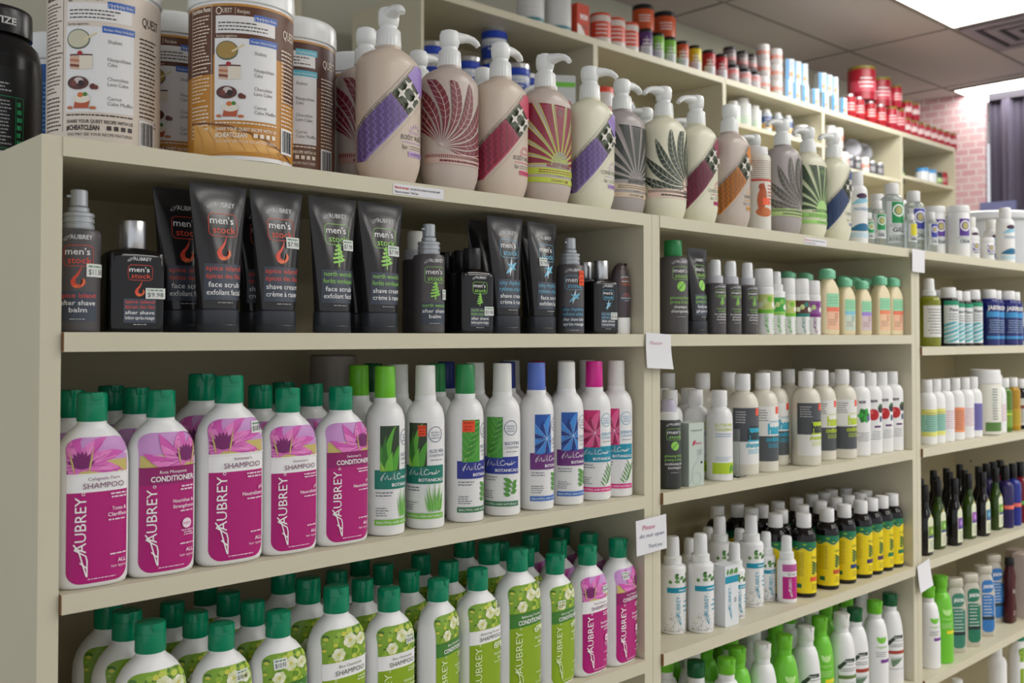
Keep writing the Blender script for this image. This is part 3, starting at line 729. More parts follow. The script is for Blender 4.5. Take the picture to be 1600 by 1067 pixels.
def lab_rays(fill, edge, halo, foot, kind):
    L = Lab(PP, 'arc'); L.clip = (-.060, .040, .060, .146); ox, oy = .002, .058
    for k in range(11):
        t = radians(5 + k * 17); dw = radians(6.0 + (1.6 if k == 5 else 0)); R = .15
        a = [(ox + r * cos(t + sg * dw), oy + r * sin(t + sg * dw)) for r in (.016, .055, .10, R) for sg in (-1, 1)]
        for i in range(3):
            n = 9; p0, p1, p2, p3 = a[2 * i], a[2 * i + 1], a[2 * i + 2], a[2 * i + 3]; b0 = len(L.v)
            for ii in range(n + 1):
                for jj in range(n + 1):
                    f, g = ii / n, jj / n; x0 = p0[0] + (p2[0] - p0[0]) * f, p0[1] + (p2[1] - p0[1]) * f; x1 = p1[0] + (p3[0] - p1[0]) * f, p1[1] + (p3[1] - p1[1]) * f
                    L.v.append(L.P(x0[0] + (x1[0] - x0[0]) * g, x0[1] + (x1[1] - x0[1]) * g))
            for ii in range(n):
                for jj in range(n): q = b0 + ii * (n + 1) + jj; L.f.append((q, q + 1, q + n + 2, q + n + 1)); L.c.append(fill)
        L.up()
        for sg in (-1, 1): L.stroke([(ox + r * cos(t + sg * dw), oy + r * sin(t + sg * dw)) for r in (.016, .03, .045, .06, .075, .09, .105, R)], .0011, edge)
        L.lay -= 1
    L.lay = 2; L.ell(ox, oy, .019, .019, halo, 28); L.up(); L.text('EVERYDAY', ox, .0675, .0034, edge, wd=.022); L.text('COCONUT', ox, .0610, .0056, edge, wd=.034, bold=.03)
    L.clip = None
    L.text(kind, ox, .0535, .0062, fill if sum(foot) > 300 else K_, wd=.0056 * len(kind), bold=.02)
    L.rect(-.058, .042, .058, .0515, foot, nv=1); L.rect(-.058, .030, .058, .0375, foot, nv=1); L.up(); L.lines(-.036, .0435, .036, .050, 2, fill, .4, .1); L.text('COCONUT LIME', .002, .0320, .0036, fill, wd=.036, bold=.02)
    L.stroke([(ox, .128), (ox + .006, .134), (ox, .140), (ox - .006, .134)], .0008, halo, True); L.stroke([(ox - .003, .131), (ox + .003, .137)], .0007, halo); L.stroke([(ox - .003, .137), (ox + .003, .131)], .0007, halo)
    return L.mesh()
def pump_kind(b, lab, nz=0, locked=False, st=None):
    me = pump_locked if locked else pump_open; p = [('bottle_body', pb[b]), ('label', lab)]
    return Kind('pump_bottle', 'bottle', p, .043), me, nz
def put_pump(k, label, px, Y=.055, s=1.0, rz=0, nz=0, **kw):
    kd, me, _ = k; e = put(kd, label, px, Z1, Y, rz, s, 'tall pump bottles along the top board', **kw)
    obj('pump', me, e, rz=nz); return e
# --- supplement canisters on the top board
JR = .0575
JP = [(0, JR - .003, JR - .003, 2), (.002, JR, JR, 2), (.172, JR, JR, 2), (.176, JR - .001, JR - .001, 2), (.179, JR - .006, JR - .006, 2)]
def lid_mesh(r, z0, z1, m, rib=.006, n=96):
    M = MB(); M.loft([(z0, r - .001, r - .001, 2), (z0 + .0008, r, r, 2), (z0 + (z1 - z0) * .55, r * 1.0, r * 1.0, 2)], n, top=False, rib=rib, ribn=1 if rib else 0)
    M.loft([(z0 + (z1 - z0) * .55, r * 1.002, r * 1.002, 2), (z1 - .006, r * .998, r * .998, 2), (z1 - .002, r * .985, r * .985, 2), (z1, r * .95, r * .95, 2), (z1 + .0004, r * .92, r * .92, 2), (z1 - .002, r * .90, r * .90, 2)], n // 2, bot=False)
    return M.mesh('lid', m)
def quest(main, dark, blue, food=True, low=None, rot=0.0):
    L = Lab(JP, True, rot=rot)
    L.rect(-.17, .006, .17, .144, main, nv=10); L.lay += .3
    if dark != main: L.rect(-.17, .098, .17, .144, dark, nv=4); L.rect(-.17, .080, -.038, .098, dark); L.rect(.045, .06, .17, .098, dark); L.rect(-.17, .1418, .17, .144, (196, 140, 60))
    L.up(); ink = (60, 50, 44) if main == dark and sum(main) > 500 else (244, 232, 214)
    # nutrition panel
    L.stroke([(-.072, .0215), (-.072, .143), (-.040, .143), (-.040, .0215)], .0005, ink); L.text('Nutrition Facts', -.056, .1375, .0040, ink, wd=.029, bold=.03)
    L.lines(-.070, .092, -.042, .135, 14, ink, .35, .3); L.rect(-.071, .0895, -.041, .0905, ink, nv=1); L.lines(-.070, .055, -.042, .088, 10, ink, .35, .5); L.lines(-.070, .022, -.042, .053, 9, ink, .4, .15)
    # brand line and recipe panel
    L.ring(-.0315, .1375, .0030, .0009, ink, 16); L.text('UEST', -.0275, .1355, .0044, ink, 'L', wd=.0105); L.rect(-.0140, .1345, -.0136, .1405, ink, nv=1); L.text('Recipes', -.0115, .1355, .0036, ink, 'L', wd=.0130)
    L.rect(-.035, .117, .031, .133, (238, 236, 234), nv=2); L.rect(.006, .129, .034, .1352, blue, nv=1); L.lay += 1; L.text('The Perfect Shake', .020, .1310, .0022, W_, wd=.024); L.lines(-.032, .1185, .026, .1280, 3, (70, 70, 70), .35, .3); L.lay -= 1
    L.rect(-.036, .038, .033, .1125, (236, 236, 236), nv=6); L.lay += 1
    L.text('Serving suggestions', -.034, .1135, .0022, ink, 'L', wd=.022); L.rect(.001, .1075, .034, .1135, blue, nv=1); L.lay += 1; L.text('Recipe Ideas Included', .0175, .1093, .0022, W_, wd=.029)
    g = (120, 116, 112)
    for t, y in ((('Shakes',), .0985), (('Neapolitan', 'Cake'), .083), (('Chocolate', 'Lava Cake'), .066), (('Carrot', 'Cake Muffin'), .049)):
        for i, q in enumerate(t): L.text(q, .0065, y - i * .0045, .0033, g, 'L', wd=.0023 * len(q))
    if food:
        L.auto = .3
        bowl = (206, 202, 176) if main[2] > 150 else (170, 140, 70)
        L.ell(-.0225, .1010, .0120, .0088, (90, 100, 84)); L.ell(-.0225, .1013, .0110, .0077, bowl); L.stroke([(-.017, .100), (-.004, .107)], .0016, (226, 214, 170))
        L.quad((-.031, .0755), (.010, -.001), (0, .0115), 3, 2, (214, 176, 150)); L.quad((-.021, .0745), (.013, .001), (0, .0120), 3, 2, (232, 224, 206)); L.quad((-.031, .0775), (.010, -.001), (0, .0022), 3, 1, (120, 60, 40)); L.quad((-.031, .0820), (.010, -.001), (0, .0020), 3, 1, (190, 120, 90)); L.quad((-.031, .0868), (.023, 0), (0, .0012), 4, 1, (90, 40, 40)); L.ell(-.0205, .0888, .0026, .0020, (170, 30, 40))
        L.ell(-.0225, .0630, .0110, .0058, (86, 44, 36)); L.ell(-.0215, .0650, .0048, .0028, (206, 196, 190)); L.ell(-.0190, .0625, .003, .0028, (40, 18, 16)); L.ell(-.0265, .0625, .0028, .0026, (120, 60, 50)); L.ell(-.0075, .0600, .0030, .0026, (96, 46, 36)); L.ell(-.0045, .0594, .0022, .002, (110, 54, 40))
        L.quad((-.0265, .0410), (.0145, 0), (.0015, .0065), 3, 1, (186, 84, 44)); L.ell(-.0185, .0492, .0085, .0038, (236, 228, 212)); L.ell(-.0195, .0525, .0030, .0022, (214, 120, 50)); L.ell(-.0148, .0530, .0022, .0018, (70, 130, 40)); L.ell(-.0305, .0415, .003, .0014, (190, 110, 60)); L.ell(-.0075, .0415, .0034, .0014, (190, 110, 60))
    L.auto = .08; L.lay = 3
    if low:
        L.fan((0, .010), [(-.066, .006), (.062, .006), (.040, .0150), (.02, .022), (0, .028), (-.02, .033), (-.05, .036), (-.066, .037)], low); L.up()
        L.stroke([(-.070, .037), (-.05, .036), (-.02, .0325), (0, .0275), (.02, .0215), (.045, .012), (.060, .006)], .0016, (120, 66, 24))
        for k in range(7): L.stroke([(-.06 + k * .016, .033 - k * .0035), (-.052 + k * .016, .022 - k * .003), (-.05 + k * .016, .010)], .0012, (206, 150, 70))
        L.up()
    L.lines(-.035, .0345, .033, .0365, 1, ink, .6, 0)
    L.text('SHARE YOUR QUEST RECIPE WITH US', -.001, .0285, .0030, ink, wd=.067, bold=.02); L.text('#CHEATCLEAN', -.035, .0225, .0042, ink, 'L', wd=.034, bold=.04)
    for k in range(4): L.rect(.006 + k * .007, .0228, .0105 + k * .007, .0266, ink, nv=1)
    L.text('YOU MAY SEE YOUR RECIPE FEATURED', -.001, .0175, .0026, ink, wd=.066)
    L.text('QUEST', .056, .120, .0085, ink, wd=.026, rot=0); L.lines(.040, .03, .066, .11, 22, ink, .35, .2)
    L.rect(.040, .012, .062, .036, W_); L.lay += 1
    for k in range(10): L.rect(.042 + k * .0019, .014, .0428 + k * .0019 + (.0005 if k % 3 else 0), .034, K_, nv=1)
    L.v = [(x, y, .005 + (z - .005) * 1.2) for x, y, z in L.v]
    return L.mesh()
jar_body = MB().loft(JP, 64).mesh('jar_body', white); jar_lid = lid_mesh(.0590, .175, .202, pumpw)
def quest_kind(*a, **k): return Kind('protein_powder_jar', 'jar', [('jar_body', jar_body), ('lid', jar_lid), ('label', quest(*a, **k))], .059)
QV = quest_kind((226, 214, 200), (226, 214, 200), (70, 110, 190), rot=-.42)
QG = quest_kind((196, 134, 40), (96, 56, 32), (70, 110, 190), low=(232, 176, 96), rot=-.36)
QC = quest_kind((112, 72, 50), (84, 46, 40), (90, 190, 210), rot=-.5)
BP = [(0, .066, .066, 2), (.003, .070, .070, 2), (.160, .070, .070, 2), (.185, .064, .064, 2), (.198, .052, .052, 2), (.202, .050, .050, 2)]
def dyn():
    L = Lab(BP, True, rot=-.35); L.rect(-.2, .01, .2, .165, (26, 28, 30), nv=6); L.up()
    L.lines(-.06, .11, .035, .125, 3, (200, 200, 200), .4, .1); L.stroke([(-.06, .104), (.052, .104), (.052, .030), (-.06, .030)], .001, (30, 150, 90)); L.lines(-.055, .034, .036, .100, 13, (190, 192, 194), .35, .1)
    L.rect(.040, .030, .041, .104, (30, 150, 90)); L.lines(.0425, .034, .050, .100, 6, (60, 190, 120), .6, .2)
    L.rect(.016, .012, .042, .026, (220, 220, 220)); L.up(); L.text('SPORT', .028, .016, .0065, K_, wd=.020, bold=.03); L.ell(.049, .020, .0065, .0065, (236, 196, 30)); L.rect(-.05, .002, .01, .012, W_)
    L.text('DYMATIZE', .008, .1995, .001, W_, wd=.001)
    return L.mesh()
DJ = Kind('protein_powder_jar', 'jar', [('jar_body', MB().loft(BP, 64).mesh('jar_body', blackcap)), ('lid', lid_mesh(.056, .200, .240, blackcap)), ('label', dyn())], .07)
tmpP = [(0, .0565, .0565, 2), (.3, .0565, .0565, 2)]
tl = Lab(tmpP, True, rot=-.3); tl.text('DYMATIZE', 0, .212, .0100, (226, 226, 226), wd=.075, bold=.03); DJ.parts.append(('lid_lettering', tl.mesh('lid_lettering')))
def plain_jar(r, h, body, lid, lh, nm='protein_powder_jar', lab=None, rib=.006):
    P = [(0, r - .003, r - .003, 2), (.002, r, r, 2), (h - .006, r, r, 2), (h, r * .88, r * .88, 2)]
    p = [('jar_body', MB().loft(P, 40).mesh('jar_body', body)), ('lid', lid_mesh(r * .98, h - .002, h + lh, lid, rib, 56))]
    if lab: p.append(('label', lab(P)))
    return Kind(nm, 'jar', p, r)
def blue_lab(P):
    L = Lab(P, True); L.rect(-.16, .01, .16, .150, (22, 92, 176), nv=6); L.up(); L.lines(-.06, .02, .06, .13, 20, (110, 180, 230), .35, .2); return L.mesh()
BJ = plain_jar(.056, .160, white, pumpw, .030, lab=blue_lab)

# --- generic bottles
def prof(r, h, sh, nr, b=None, n=2, base=.0012):
    b = b or r; rows = [(0, r * .94, b * .94, n), (base, r * .985, b * .985, n), (.004, r, b, n), (h * .35, r, b, n), (h - sh, r, b, n)]
    for k in range(1, 6):
        t = k / 5; c = cos(t * pi / 2)
        m = (1 - (1 - c) ** 0.9 if False else c)
        rr, bb = nr + (r - nr) * m, nr + (b - nr) * m
        rows.append((h - sh + sh * .86 * sin(t * pi / 2), max(rr, nr), max(bb, nr), 2 + (n - 2) * (1 - t)))
    rows.append((h, nr, nr, 2)); return rows
def kind(nm, cat, P, bm, capm, cr, ch, lab=None, cr1=None, rd=.0016, notch=False, extra=()):
    h = P[-1][0]; p = [('bottle_body', MB().loft(P, 36).mesh('bottle_body', bm)), ('cap', cap_mesh(cr, h - .0008, h + ch, capm, r1=cr1 or cr * .98, round_=rd, notch=notch))]
    if lab: p.append(('label', lab(P)))
    return Kind(nm, cat, p + list(extra), P[3][1])
def mist(nm, P, bm, lab=None, ch=.030, cap=mistcap):
    h = P[-1][0]; r = P[-1][1]
    col = MB().loft([(h - .001, r + .0012, r + .0012, 2), (h + .011, r + .0010, r + .0010, 2), (h + .0125, r * .85, r * .85, 2)], 32, rib=.04, ribn=1).mesh('collar', mat('mist_collar', (206, 206, 212), .3, vary=.05) if bm is greyp else pumpw)
    c = MB().loft([(h + .0115, r * .86, r * .86, 2), (h + ch + .006, r * .80, r * .80, 2), (h + ch + .0095, r * .68, r * .68, 2), (h + ch + .010, r * .5, r * .5, 2)], 24).mesh('mist_cap', cap)
    p = [('bottle_body', MB().loft(P, 36).mesh('bottle_body', bm)), ('collar', col), ('mist_cap', c)]
    if lab: p.append(('label', lab(P)))
    return Kind(nm, 'bottle', p, P[3][1])

# U2 upper shelf: grey hair bottle, grey mists, white deodorants, cream lotions
MG = prof(.0245, .130, .008, .0140)
def grey_lab(rot=0.0, names=('natural body', 'ginseng biotin'), kk=('shampoo', 'shampooing'), ic='leafy', W=.033, top=.90, vs_=1.0):
    return lambda P: mens(P, 0, P[-1][0] * top, W, GRN, ic, names, kk, wrap=True, rot=rot, box=False, vs_=vs_).mesh()
GB = kind('shampoo_bottle', 'bottle', MG, greyp, leafcap, .0150, .026, grey_lab(rot=-.30, W=.040, vs_=1.15, names=('ginseng biotin', 'ginseng et biotine')))
MS = prof(.0185, .0900, .006, .0120)
GM = mist('mist_spray_bottle', MS, greyp, grey_lab(W=.031, rot=-.25, vs_=.95, ic='tree', names=('natural', 'body'), kk=('bodyshave', 'shaver', 'lotion')))
def deod(topc, bar, txtc, ph=.100, n=5):
    def f(P):
        L = Lab(P, True, rot=-.35); h = P[-1][0]
        L.rect(-.022, h * .52, .022, h * .84, topc, nv=3); L.rect(-.022, h * .44, .022, h * .52, bar); L.up()
        for k in range(n): L.ell(-.016 + k * .008, h * (.62 + .06 * (k % 3)), .0045, .005, [(236, 240, 214), (206, 220, 150), bar, (250, 250, 240)][k % 4], 12); L.lay += .1
        vlogo(L, -.006, h * .05, .0065, h * .38, txtc); L.lines(.006, h * .08, .016, h * .36, 5, txtc, .3, .3); return L.mesh()
    return f
DO = prof(.0165, .078, .004, .0150)
D_G = kind('roll_on_deodorant', 'bottle', DO, white, white, .0160, .030, deod((196, 206, 120), (120, 196, 40), (90, 180, 60)), rd=.003)
D_T = kind('roll_on_deodorant', 'bottle', DO, white, white, .0155, .030, deod((90, 50, 40), (30, 130, 120), (60, 140, 130)), rd=.003)
D_P = kind('roll_on_deodorant', 'bottle', DO, white, white, .0155, .028, deod((150, 90, 160), (130, 40, 130), (130, 50, 130)), rd=.003)
D_M = mist('mist_spray_bottle', prof(.0165, .082, .004, .0110), white, deod((60, 170, 60), (150, 206, 90), (90, 180, 60)), ch=.026)
CP = [(0, .0225, .0135, 4), (.002, .0240, .0150, 4), (.086, .0240, .0150, 4), (.092, .0225, .0145, 4), (.104, .0165, .0130, 3), (.109, .0125, .0122, 2.2), (.112, .0120, .0120, 2)]
cream_b = mat('cream_bottle_plastic', (240, 226, 188), .35, vary=.03, sss=.1)
def cl(c, t):
    def f(P):
        L = Lab(P, False); L.rect(-.019, .010, .019, .080, tuple(int(x * .35 + y * .65) for x, y in zip(c, (240, 226, 190))), nv=6); L.rect(-.019, .054, .019, .082, (150, 214, 170), nv=2); L.up(); L.rect(-.019, .046, .019, .055, c); L.lines(-.014, .060, .014, .077, 3, (110, 176, 134), .25, .1)
        L.ring(.008, .038, .0035, .0016, (170, 70, 60) if t != 'b' else (40, 100, 120), 12, ry=.005); L.lines(-.015, .018, .012, .032, 4, (150, 110, 90), .35, .3); return L.mesh()
    return f
def cream_kind(c, t=''):
    cp = MB().loft([(.1115, .0150, .0140, 2.3), (.1125, .0160, .0150, 2.3), (.126, .0162, .0152, 2.3), (.1285, .0150, .0140, 2.2)], 32)
    cp.loft([(.128, .0150, .0120, 2.3), (.1315, .0145, .0100, 2.3), (.1320, .0120, .0080, 2.2)], 24, cy=.002)
    p = [('bottle_body', MB().loft(CP, 44).mesh('bottle_body', cream_b)), ('flip_cap', cp.mesh('flip_cap', mint)), ('label', cl(c, t)(CP))]
    return Kind('lotion_bottle', 'bottle', p, .025)
C_O, C_B, C_V, C_R = cream_kind((240, 140, 100)), cream_kind((130, 196, 214), 'b'), cream_kind((160, 130, 214)), cream_kind((236, 120, 90))

# U2 middle shelf
GF = prof(.0225, .128, .026, .0125)
def gluten(P):
    L = Lab(P, True, rot=-.45); gl = (186, 214, 40)
    L.text('GLUTEN FREE', -.002, .0930, .0052, (206, 220, 120), wd=.036, bold=.03); L.text('TANGERINE', -.002, .0855, .0048, (206, 220, 120), wd=.034, bold=.03); L.lines(-.018, .074, .016, .082, 2, (140, 170, 200), .4, .2); L.lines(-.018, .034, .016, .042, 3, (150, 180, 200), .35, .3)
    L.rect(-.024, .012, .024, .031, gl, nv=2); L.up(); L.leaf((.008, .013), (.014, .029), .008, (90, 160, 40)); L.leaf((.016, .013), (.020, .026), .006, (60, 130, 40)); return L.mesh()
GFB = kind('body_lotion_bottle', 'bottle', GF, white, white, .0135, .026, gluten)
DS = prof(.0205, .112, .004, .0150)
DSM = mist('mist_spray_bottle', DS, mat('charcoal_green_plastic', (56, 58, 58), .32, vary=.04), grey_lab(W=.036, rot=-.35, vs_=1.1, names=('ginseng biotin', 'ginseng et biotine'), kk=('conditioning scalp', 'tonique'), top=.92), ch=.022, cap=mat('lilac_clear_cap', (190, 186, 206), .2, vary=.08))
def boxk(nm, w, d, h, bm, lab): 
    P = [(0, w / 2, d / 2, 22), (h, w / 2, d / 2, 22)]; M = MB().box(-w / 2, -d / 2, 0, w / 2, d / 2, h).mesh('carton_body', bm, smooth=False)
    return Kind(nm, 'box', [('carton_body', M), ('label', lab([(0, w / 2, d / 2, 60), (h, w / 2, d / 2, 60)]))], w / 2)
def nat(P):
    L = Lab(P, False); L.text('nature', .000, .090, .0040, (90, 100, 96), wd=.026); L.leaf((-.010, .066), (-.002, .076), .005, (190, 40, 80)); L.text('Native', .004, .068, .0050, (190, 60, 100), wd=.016); L.lines(.0, .050, .014, .060, 3, G_, .3, .2, 'R')
    L.stroke([(-.016, .004), (-.008, .03), (.004, .044), (.012, .064)], .0006, (150, 170, 160)); L.ring(.0, .012, .010, .0006, (150, 170, 160)); L.ell(.012, .038, .0026, .0022, (30, 60, 80)); return L.mesh()
NB = boxk('cosmetic_carton', .036, .030, .104, mat('pale_green_carton', (196, 208, 198), .6, vary=.03), nat)
HP = prof(.0280, .152, .034, .0128)
def haar(top, acc, low, word, red, split=.52):
    def f(P):
        L = Lab(P, True, rot=-.42); h = .120; sp = .020 + (h - .020) * split
        L.rect(-.034, .020, .034, .120, top, nv=5); L.rect(-.034, .020, .034, sp - .012, low, nv=3); L.up()
        L.rect(-.006, sp - .012, .034, sp + .012, acc) if top != (236, 236, 232) else None
        L.up()
        ink = (40, 60, 70) if top == (236, 236, 232) else top
        c1 = acc if top == (236, 236, 232) else (40, 50, 54)
        L.text('haar', .010, sp - .008, .0185, c1, wd=.034, bold=.05); L.text('everyone', .010, sp + .0125, .0046, c1, wd=.026)
        L.text(word, .008, sp - .022, .0095, acc, wd=.036, bold=.03); L.lines(-.006, sp - .034, .026, sp - .025, 3, acc, .4, .2)
        if red: L.rect(.010, .106, .020, .119, (240, 84, 56)); L.lines(-.028, .092, -.006, .115, 5, (200, 200, 200) if top != (236, 236, 232) else G_, .35, .3)
        return L.mesh()
    return f
SL = (76, 80, 84); WH = (236, 236, 232); TQ = (40, 170, 200); LM = (190, 212, 40)
hb = mat('natural_translucent_bottle', (224, 220, 206), .3, vary=.04, sss=.2)
H_1 = kind('shampoo_bottle', 'bottle', HP, hb, white, .0140, .028, haar(SL, TQ, WH, 'shampoo', True)); H_2 = kind('conditioner_bottle', 'bottle', HP, hb, white, .0140, .028, haar(WH, TQ, SL, 'conditioner', True, .58))
H_3 = kind('shampoo_bottle', 'bottle', HP, hb, white, .0140, .028, haar(SL, LM, WH, 'shampoo', True)); H_4 = kind('conditioner_bottle', 'bottle', HP, hb, white, .0140, .028, haar(WH, LM, SL, 'conditioner', True, .58)); H_0 = kind('conditioner_bottle', 'bottle', HP, hb, white, .0140, .028)
NP = prof(.0240, .146, .022, .0128)
def now(fruit):
    def f(P):
        L = Lab(P, True, rot=-.55); L.text('NOW', -.004, .109, .0056, (60, 30, 70), wd=.015, bold=.05)
        if fruit:
            L.ell(-.006, .083, .0125, .0120, (190, 30, 40), 20); L.up(); L.ell(-.009, .088, .003, .004, (226, 90, 90)); L.lay -= 1; L.ell(.013, .096, .009, .010, (40, 36, 44), 16); L.ell(.013, .074, .0045, .007, (70, 90, 120), 14); L.leaf((.004, .098), (.016, .106), .006, (60, 120, 50))
            L.rect(-.004, .0560, .012, .0600, (90, 40, 100))
        else:
            for k in range(6): t = k * 1.05; L.leaf((0, .084), (.015 * cos(t), .084 + .017 * sin(t)), .013, (60, 170, 60) if k % 2 else (30, 120, 40)); L.lay += .1
            L.ell(.010, .078, .005, .006, (110, 100, 150), 12)
        L.lines(-.018, .030, .012, .050, 5, G_, .3, .4, 'R'); return L.mesh()
    return f
N_F = kind('body_lotion_bottle', 'bottle', NP, white, white, .0135, .025, now(True)); N_M = kind('body_lotion_bottle', 'bottle', NP, white, white, .0135, .025, now(False)); N_0 = kind('body_lotion_bottle', 'bottle', NP, white, white, .0135, .025)
# U2 third shelf: white mists, carton, yellow labels
def clear_lab(W=.036, u=-.45, pink=False):
    def f(P):
        L = Lab(P, True, rot=u); h = P[-1][0]; tq = (0, 150, 180); r = P[3][1]
        if pink: L.rect(-r, h * .10, r, h * .60, (186, 4, 128), nv=3); L.rect(-r, h * .72, r, h * .88, (190, 90, 160)); L.up(); L.text('SCALP', .002, h * .63, .005, (110, 40, 90), wd=r * 1.1); vlogo(L, -.004, h * .14, .006, h * .42, W_); return L.mesh()
        rr = random.Random(4); L.auto = 0
        for k in range(150): x = rr.uniform(-r * 1.2, r * 1.2); y = h * (.04 + .24 * rr.random() ** 2.2); L.rect(x, y, x + .0009, y + .0009, (60, 60, 66), nv=1)
        for k in range(12): x = rr.uniform(-r * .9, r * 1.1); y = h * rr.uniform(.68, .88); t = rr.random() * 6; L.leaf((x, y), (x + .009 * cos(t), y + .007 * sin(t)), .006, rr.choice([(80, 140, 60), (110, 160, 90), (60, 110, 50), (150, 190, 130)])); L.lay += .05
        L.ell(r * .2, h * .76, .0035, .003, W_, 10); L.lay = 2
        L.auto = .08; L.rect(-r * .9, h * .60, r * 1.2, h * .675, tq); L.up(); L.lines(0, h * .62, r, h * .65, 1, W_, .6, 0); vlogo(L, -.001, h * .13, .0075, h * .42, tq); L.lines(.008, h * .3, r * .95, h * .5, 3, tq, .3, .3, 'R'); return L.mesh()
    return f
W_T = mist('mist_spray_bottle', prof(.0225, .118, .008, .0140), white, clear_lab(), ch=.036); W_M = mist('mist_spray_bottle', prof(.0185, .090, .008, .0120), white, clear_lab(), ch=.032)
W_P = mist('mist_spray_bottle', prof(.0185, .084, .012, .0120), white, clear_lab(pink=True), ch=.032)
W_0 = mist('mist_spray_bottle', prof(.0185, .090, .008, .0120), white, None, ch=.032)
CT = boxk('cosmetic_carton', .036, .030, .104, mat('white_carton', (226, 230, 234), .55, vary=.03), lambda P: (lambda L: (L.rect(-.0175, .074, .0175, .086, (0, 150, 180)), vlogo(L, -.006, .012, .0075, .055, (0, 150, 180)), [L.leaf((-.012 + .006 * k, .088), (-.010 + .006 * k + .004 * (k % 2), .099), .006, (90, 150, 70)) for k in range(5)], L.text('0', .009, .040, .009, G_), L.mesh())[-1])(Lab(P, False)))
YP = prof(.0228, .132, .024, .0128)
def neem(bar, word):
    def f(P):
        L = Lab(P, True, rot=-.45); y = (240, 216, 0); L.rect(-.050, .008, .046, .098, y, nv=5); L.rect(-.050, .094, .046, .106, (20, 120, 84)); L.up()
        L.stroke([(-.050 + k * .004, .0935 + .003 * sin(k * .9)) for k in range(25)], .004, (20, 120, 84)); L.stroke([(-.050 + k * .004, .0905 + .003 * sin(k * .9)) for k in range(25)], .0008, (226, 206, 120)); L.ell(-.012, .101, .004, .002, (130, 190, 60), 10)
        L.lines(-.030, .040, -.012, .086, 16, (140, 130, 40), .35, .15); L.text(word, .011, .074, .0052, (40, 90, 50), wd=.020)
        for k in range(9): s = 1 if k % 2 else -1; L.leaf((.010 + k * .0006, .044 + k * .0022), (.010 + s * .009, .048 + k * .0026), .0042, (30, 100, 50))
        L.stroke([(.008, .040), (.012, .064)], .0008, (30, 100, 50)); L.rect(-.002, .031, .040, .039, bar); L.lines(.002, .014, .022, .026, 3, (120, 110, 30), .3, .2); L.rect(-.028, .018, -.018, .026, (20, 110, 70)); return L.mesh()
    return f
Y_K = [kind('shampoo_bottle', 'bottle', YP, glassd, white, .0142, .025, neem(c, t), rd=.001) for c, t in (((230, 90, 40), 'Shampoo'), ((200, 80, 40), 'Conditioner'), ((30, 60, 120), 'Conditioner'), ((60, 40, 100), 'Shampoo'), ((70, 40, 90), 'Conditioner'), ((20, 120, 80), 'Shampoo'), ((20, 120, 80), 'Conditioner'))]
# U2 low shelf
VP = prof(.0275, .165, .085, .0140)
limeb = mat('lime_bottle_plastic', (116, 204, 54), .3, vary=.03)
def vlab(c, style):
    def f(P):
        L = Lab(P, True, rot=-.5); L.dv = .026
        if style == 'n':
            L.stroke([(-.022, .060), (-.006, .076), (.016, .076)], .007, (40, 60, 44)); L.up(); L.text('Nature', -.002, .0735, .0042, W_, wd=.018); L.lay -= 1
            L.rring(-.022, .008, .022, .068, .003, .0008, (60, 80, 60)); L.lines(-.018, .054, .018, .062, 2, G_, .4, .2); L.rect(-.022, .040, .022, .047, c)
            for k in range(7): L.leaf((-.012, .012), (-.014 + k * .005, .034), .0030, (110, 140, 110))
        else:
            ink = (190, 236, 150) if style == 'g' else (120, 200, 60)
            for k in range(3): L.leaf((0, .080), (.012 * (k - 1), .094), .009, ink)
            L.text('veganic', 0, .071, .0050, ink, wd=.026); L.lines(-.014, .052, .014, .064, 3, G_ if style != 'g' else (200, 236, 170), .35, .2); L.rect(-.004, .040, .022, .047, c)
        return L.mesh()
    return f
V_G = kind('body_wash_bottle', 'bottle', VP, limeb, lime, .0155, .025, vlab((240, 220, 40), 'g'), notch=True); V_W = kind('conditioner_bottle', 'bottle', VP, white, lime, .0155, .025, vlab((120, 60, 150), 'v'), notch=True)
V_N = kind('shampoo_bottle', 'bottle', VP, white, clearcap, .0155, .025, vlab((100, 130, 60), 'n'), notch=True); V_D = kind('shampoo_bottle', 'bottle', VP, white, dkgreen, .0155, .025, vlab((170, 60, 40), 'n'), notch=True)
# --- top board, far end
gel = mat('clear_gel', (226, 234, 230), .05, trans=.75, ior=1.35, vary=.02)
def ghe(c, word, yel=False):
    def f(P):
        h = P[-1][0]; r = P[3][1]; L = Lab(P, True, rot=-.5); L.rect(-r * 1.0, h * .28, r * 1.1, h * .86, (232, 236, 236), nv=3); L.up(); L.rect(-r * .6, h * .48, r * .6, h * .85, c); L.up()
        if not yel: L.ring(0, h * .70, r * .48, r * .13, W_); L.ell(0, h * .70, r * .30, r * .34, (190, 180, 110), 14)
        L.lay = 2; L.text(word, 0, h * .33, h * .075, (60, 70, 80), wd=r * 1.1, bold=.03); L.lines(-r * .8, h * .41, r * .8, h * .47, 2, G_, .3, .1); return L.mesh()
    return f
gp = lambda r, h: prof(r, h, r * .75, r * .52)
def gelk(r, h, c, word, yel=False): return kind('skin_gel_bottle', 'bottle', gp(r, h), gel, white, r * .60, h * .19, ghe(c, word, yel))
EG, EB, EP, EY = (20, 150, 80), (60, 66, 170), (90, 50, 150), (230, 220, 50)
K_G = gelk(.026, .130, EG, 'GEL'); K_GS = gelk(.018, .094, EG, 'GEL'); K_GT = gelk(.012, .062, EG, 'GEL'); K_B = gelk(.026, .130, EB, 'OIL'); K_BS = gelk(.014, .085, EB, 'OIL'); K_Y = gelk(.013, .070, EY, 'NEEM', True)
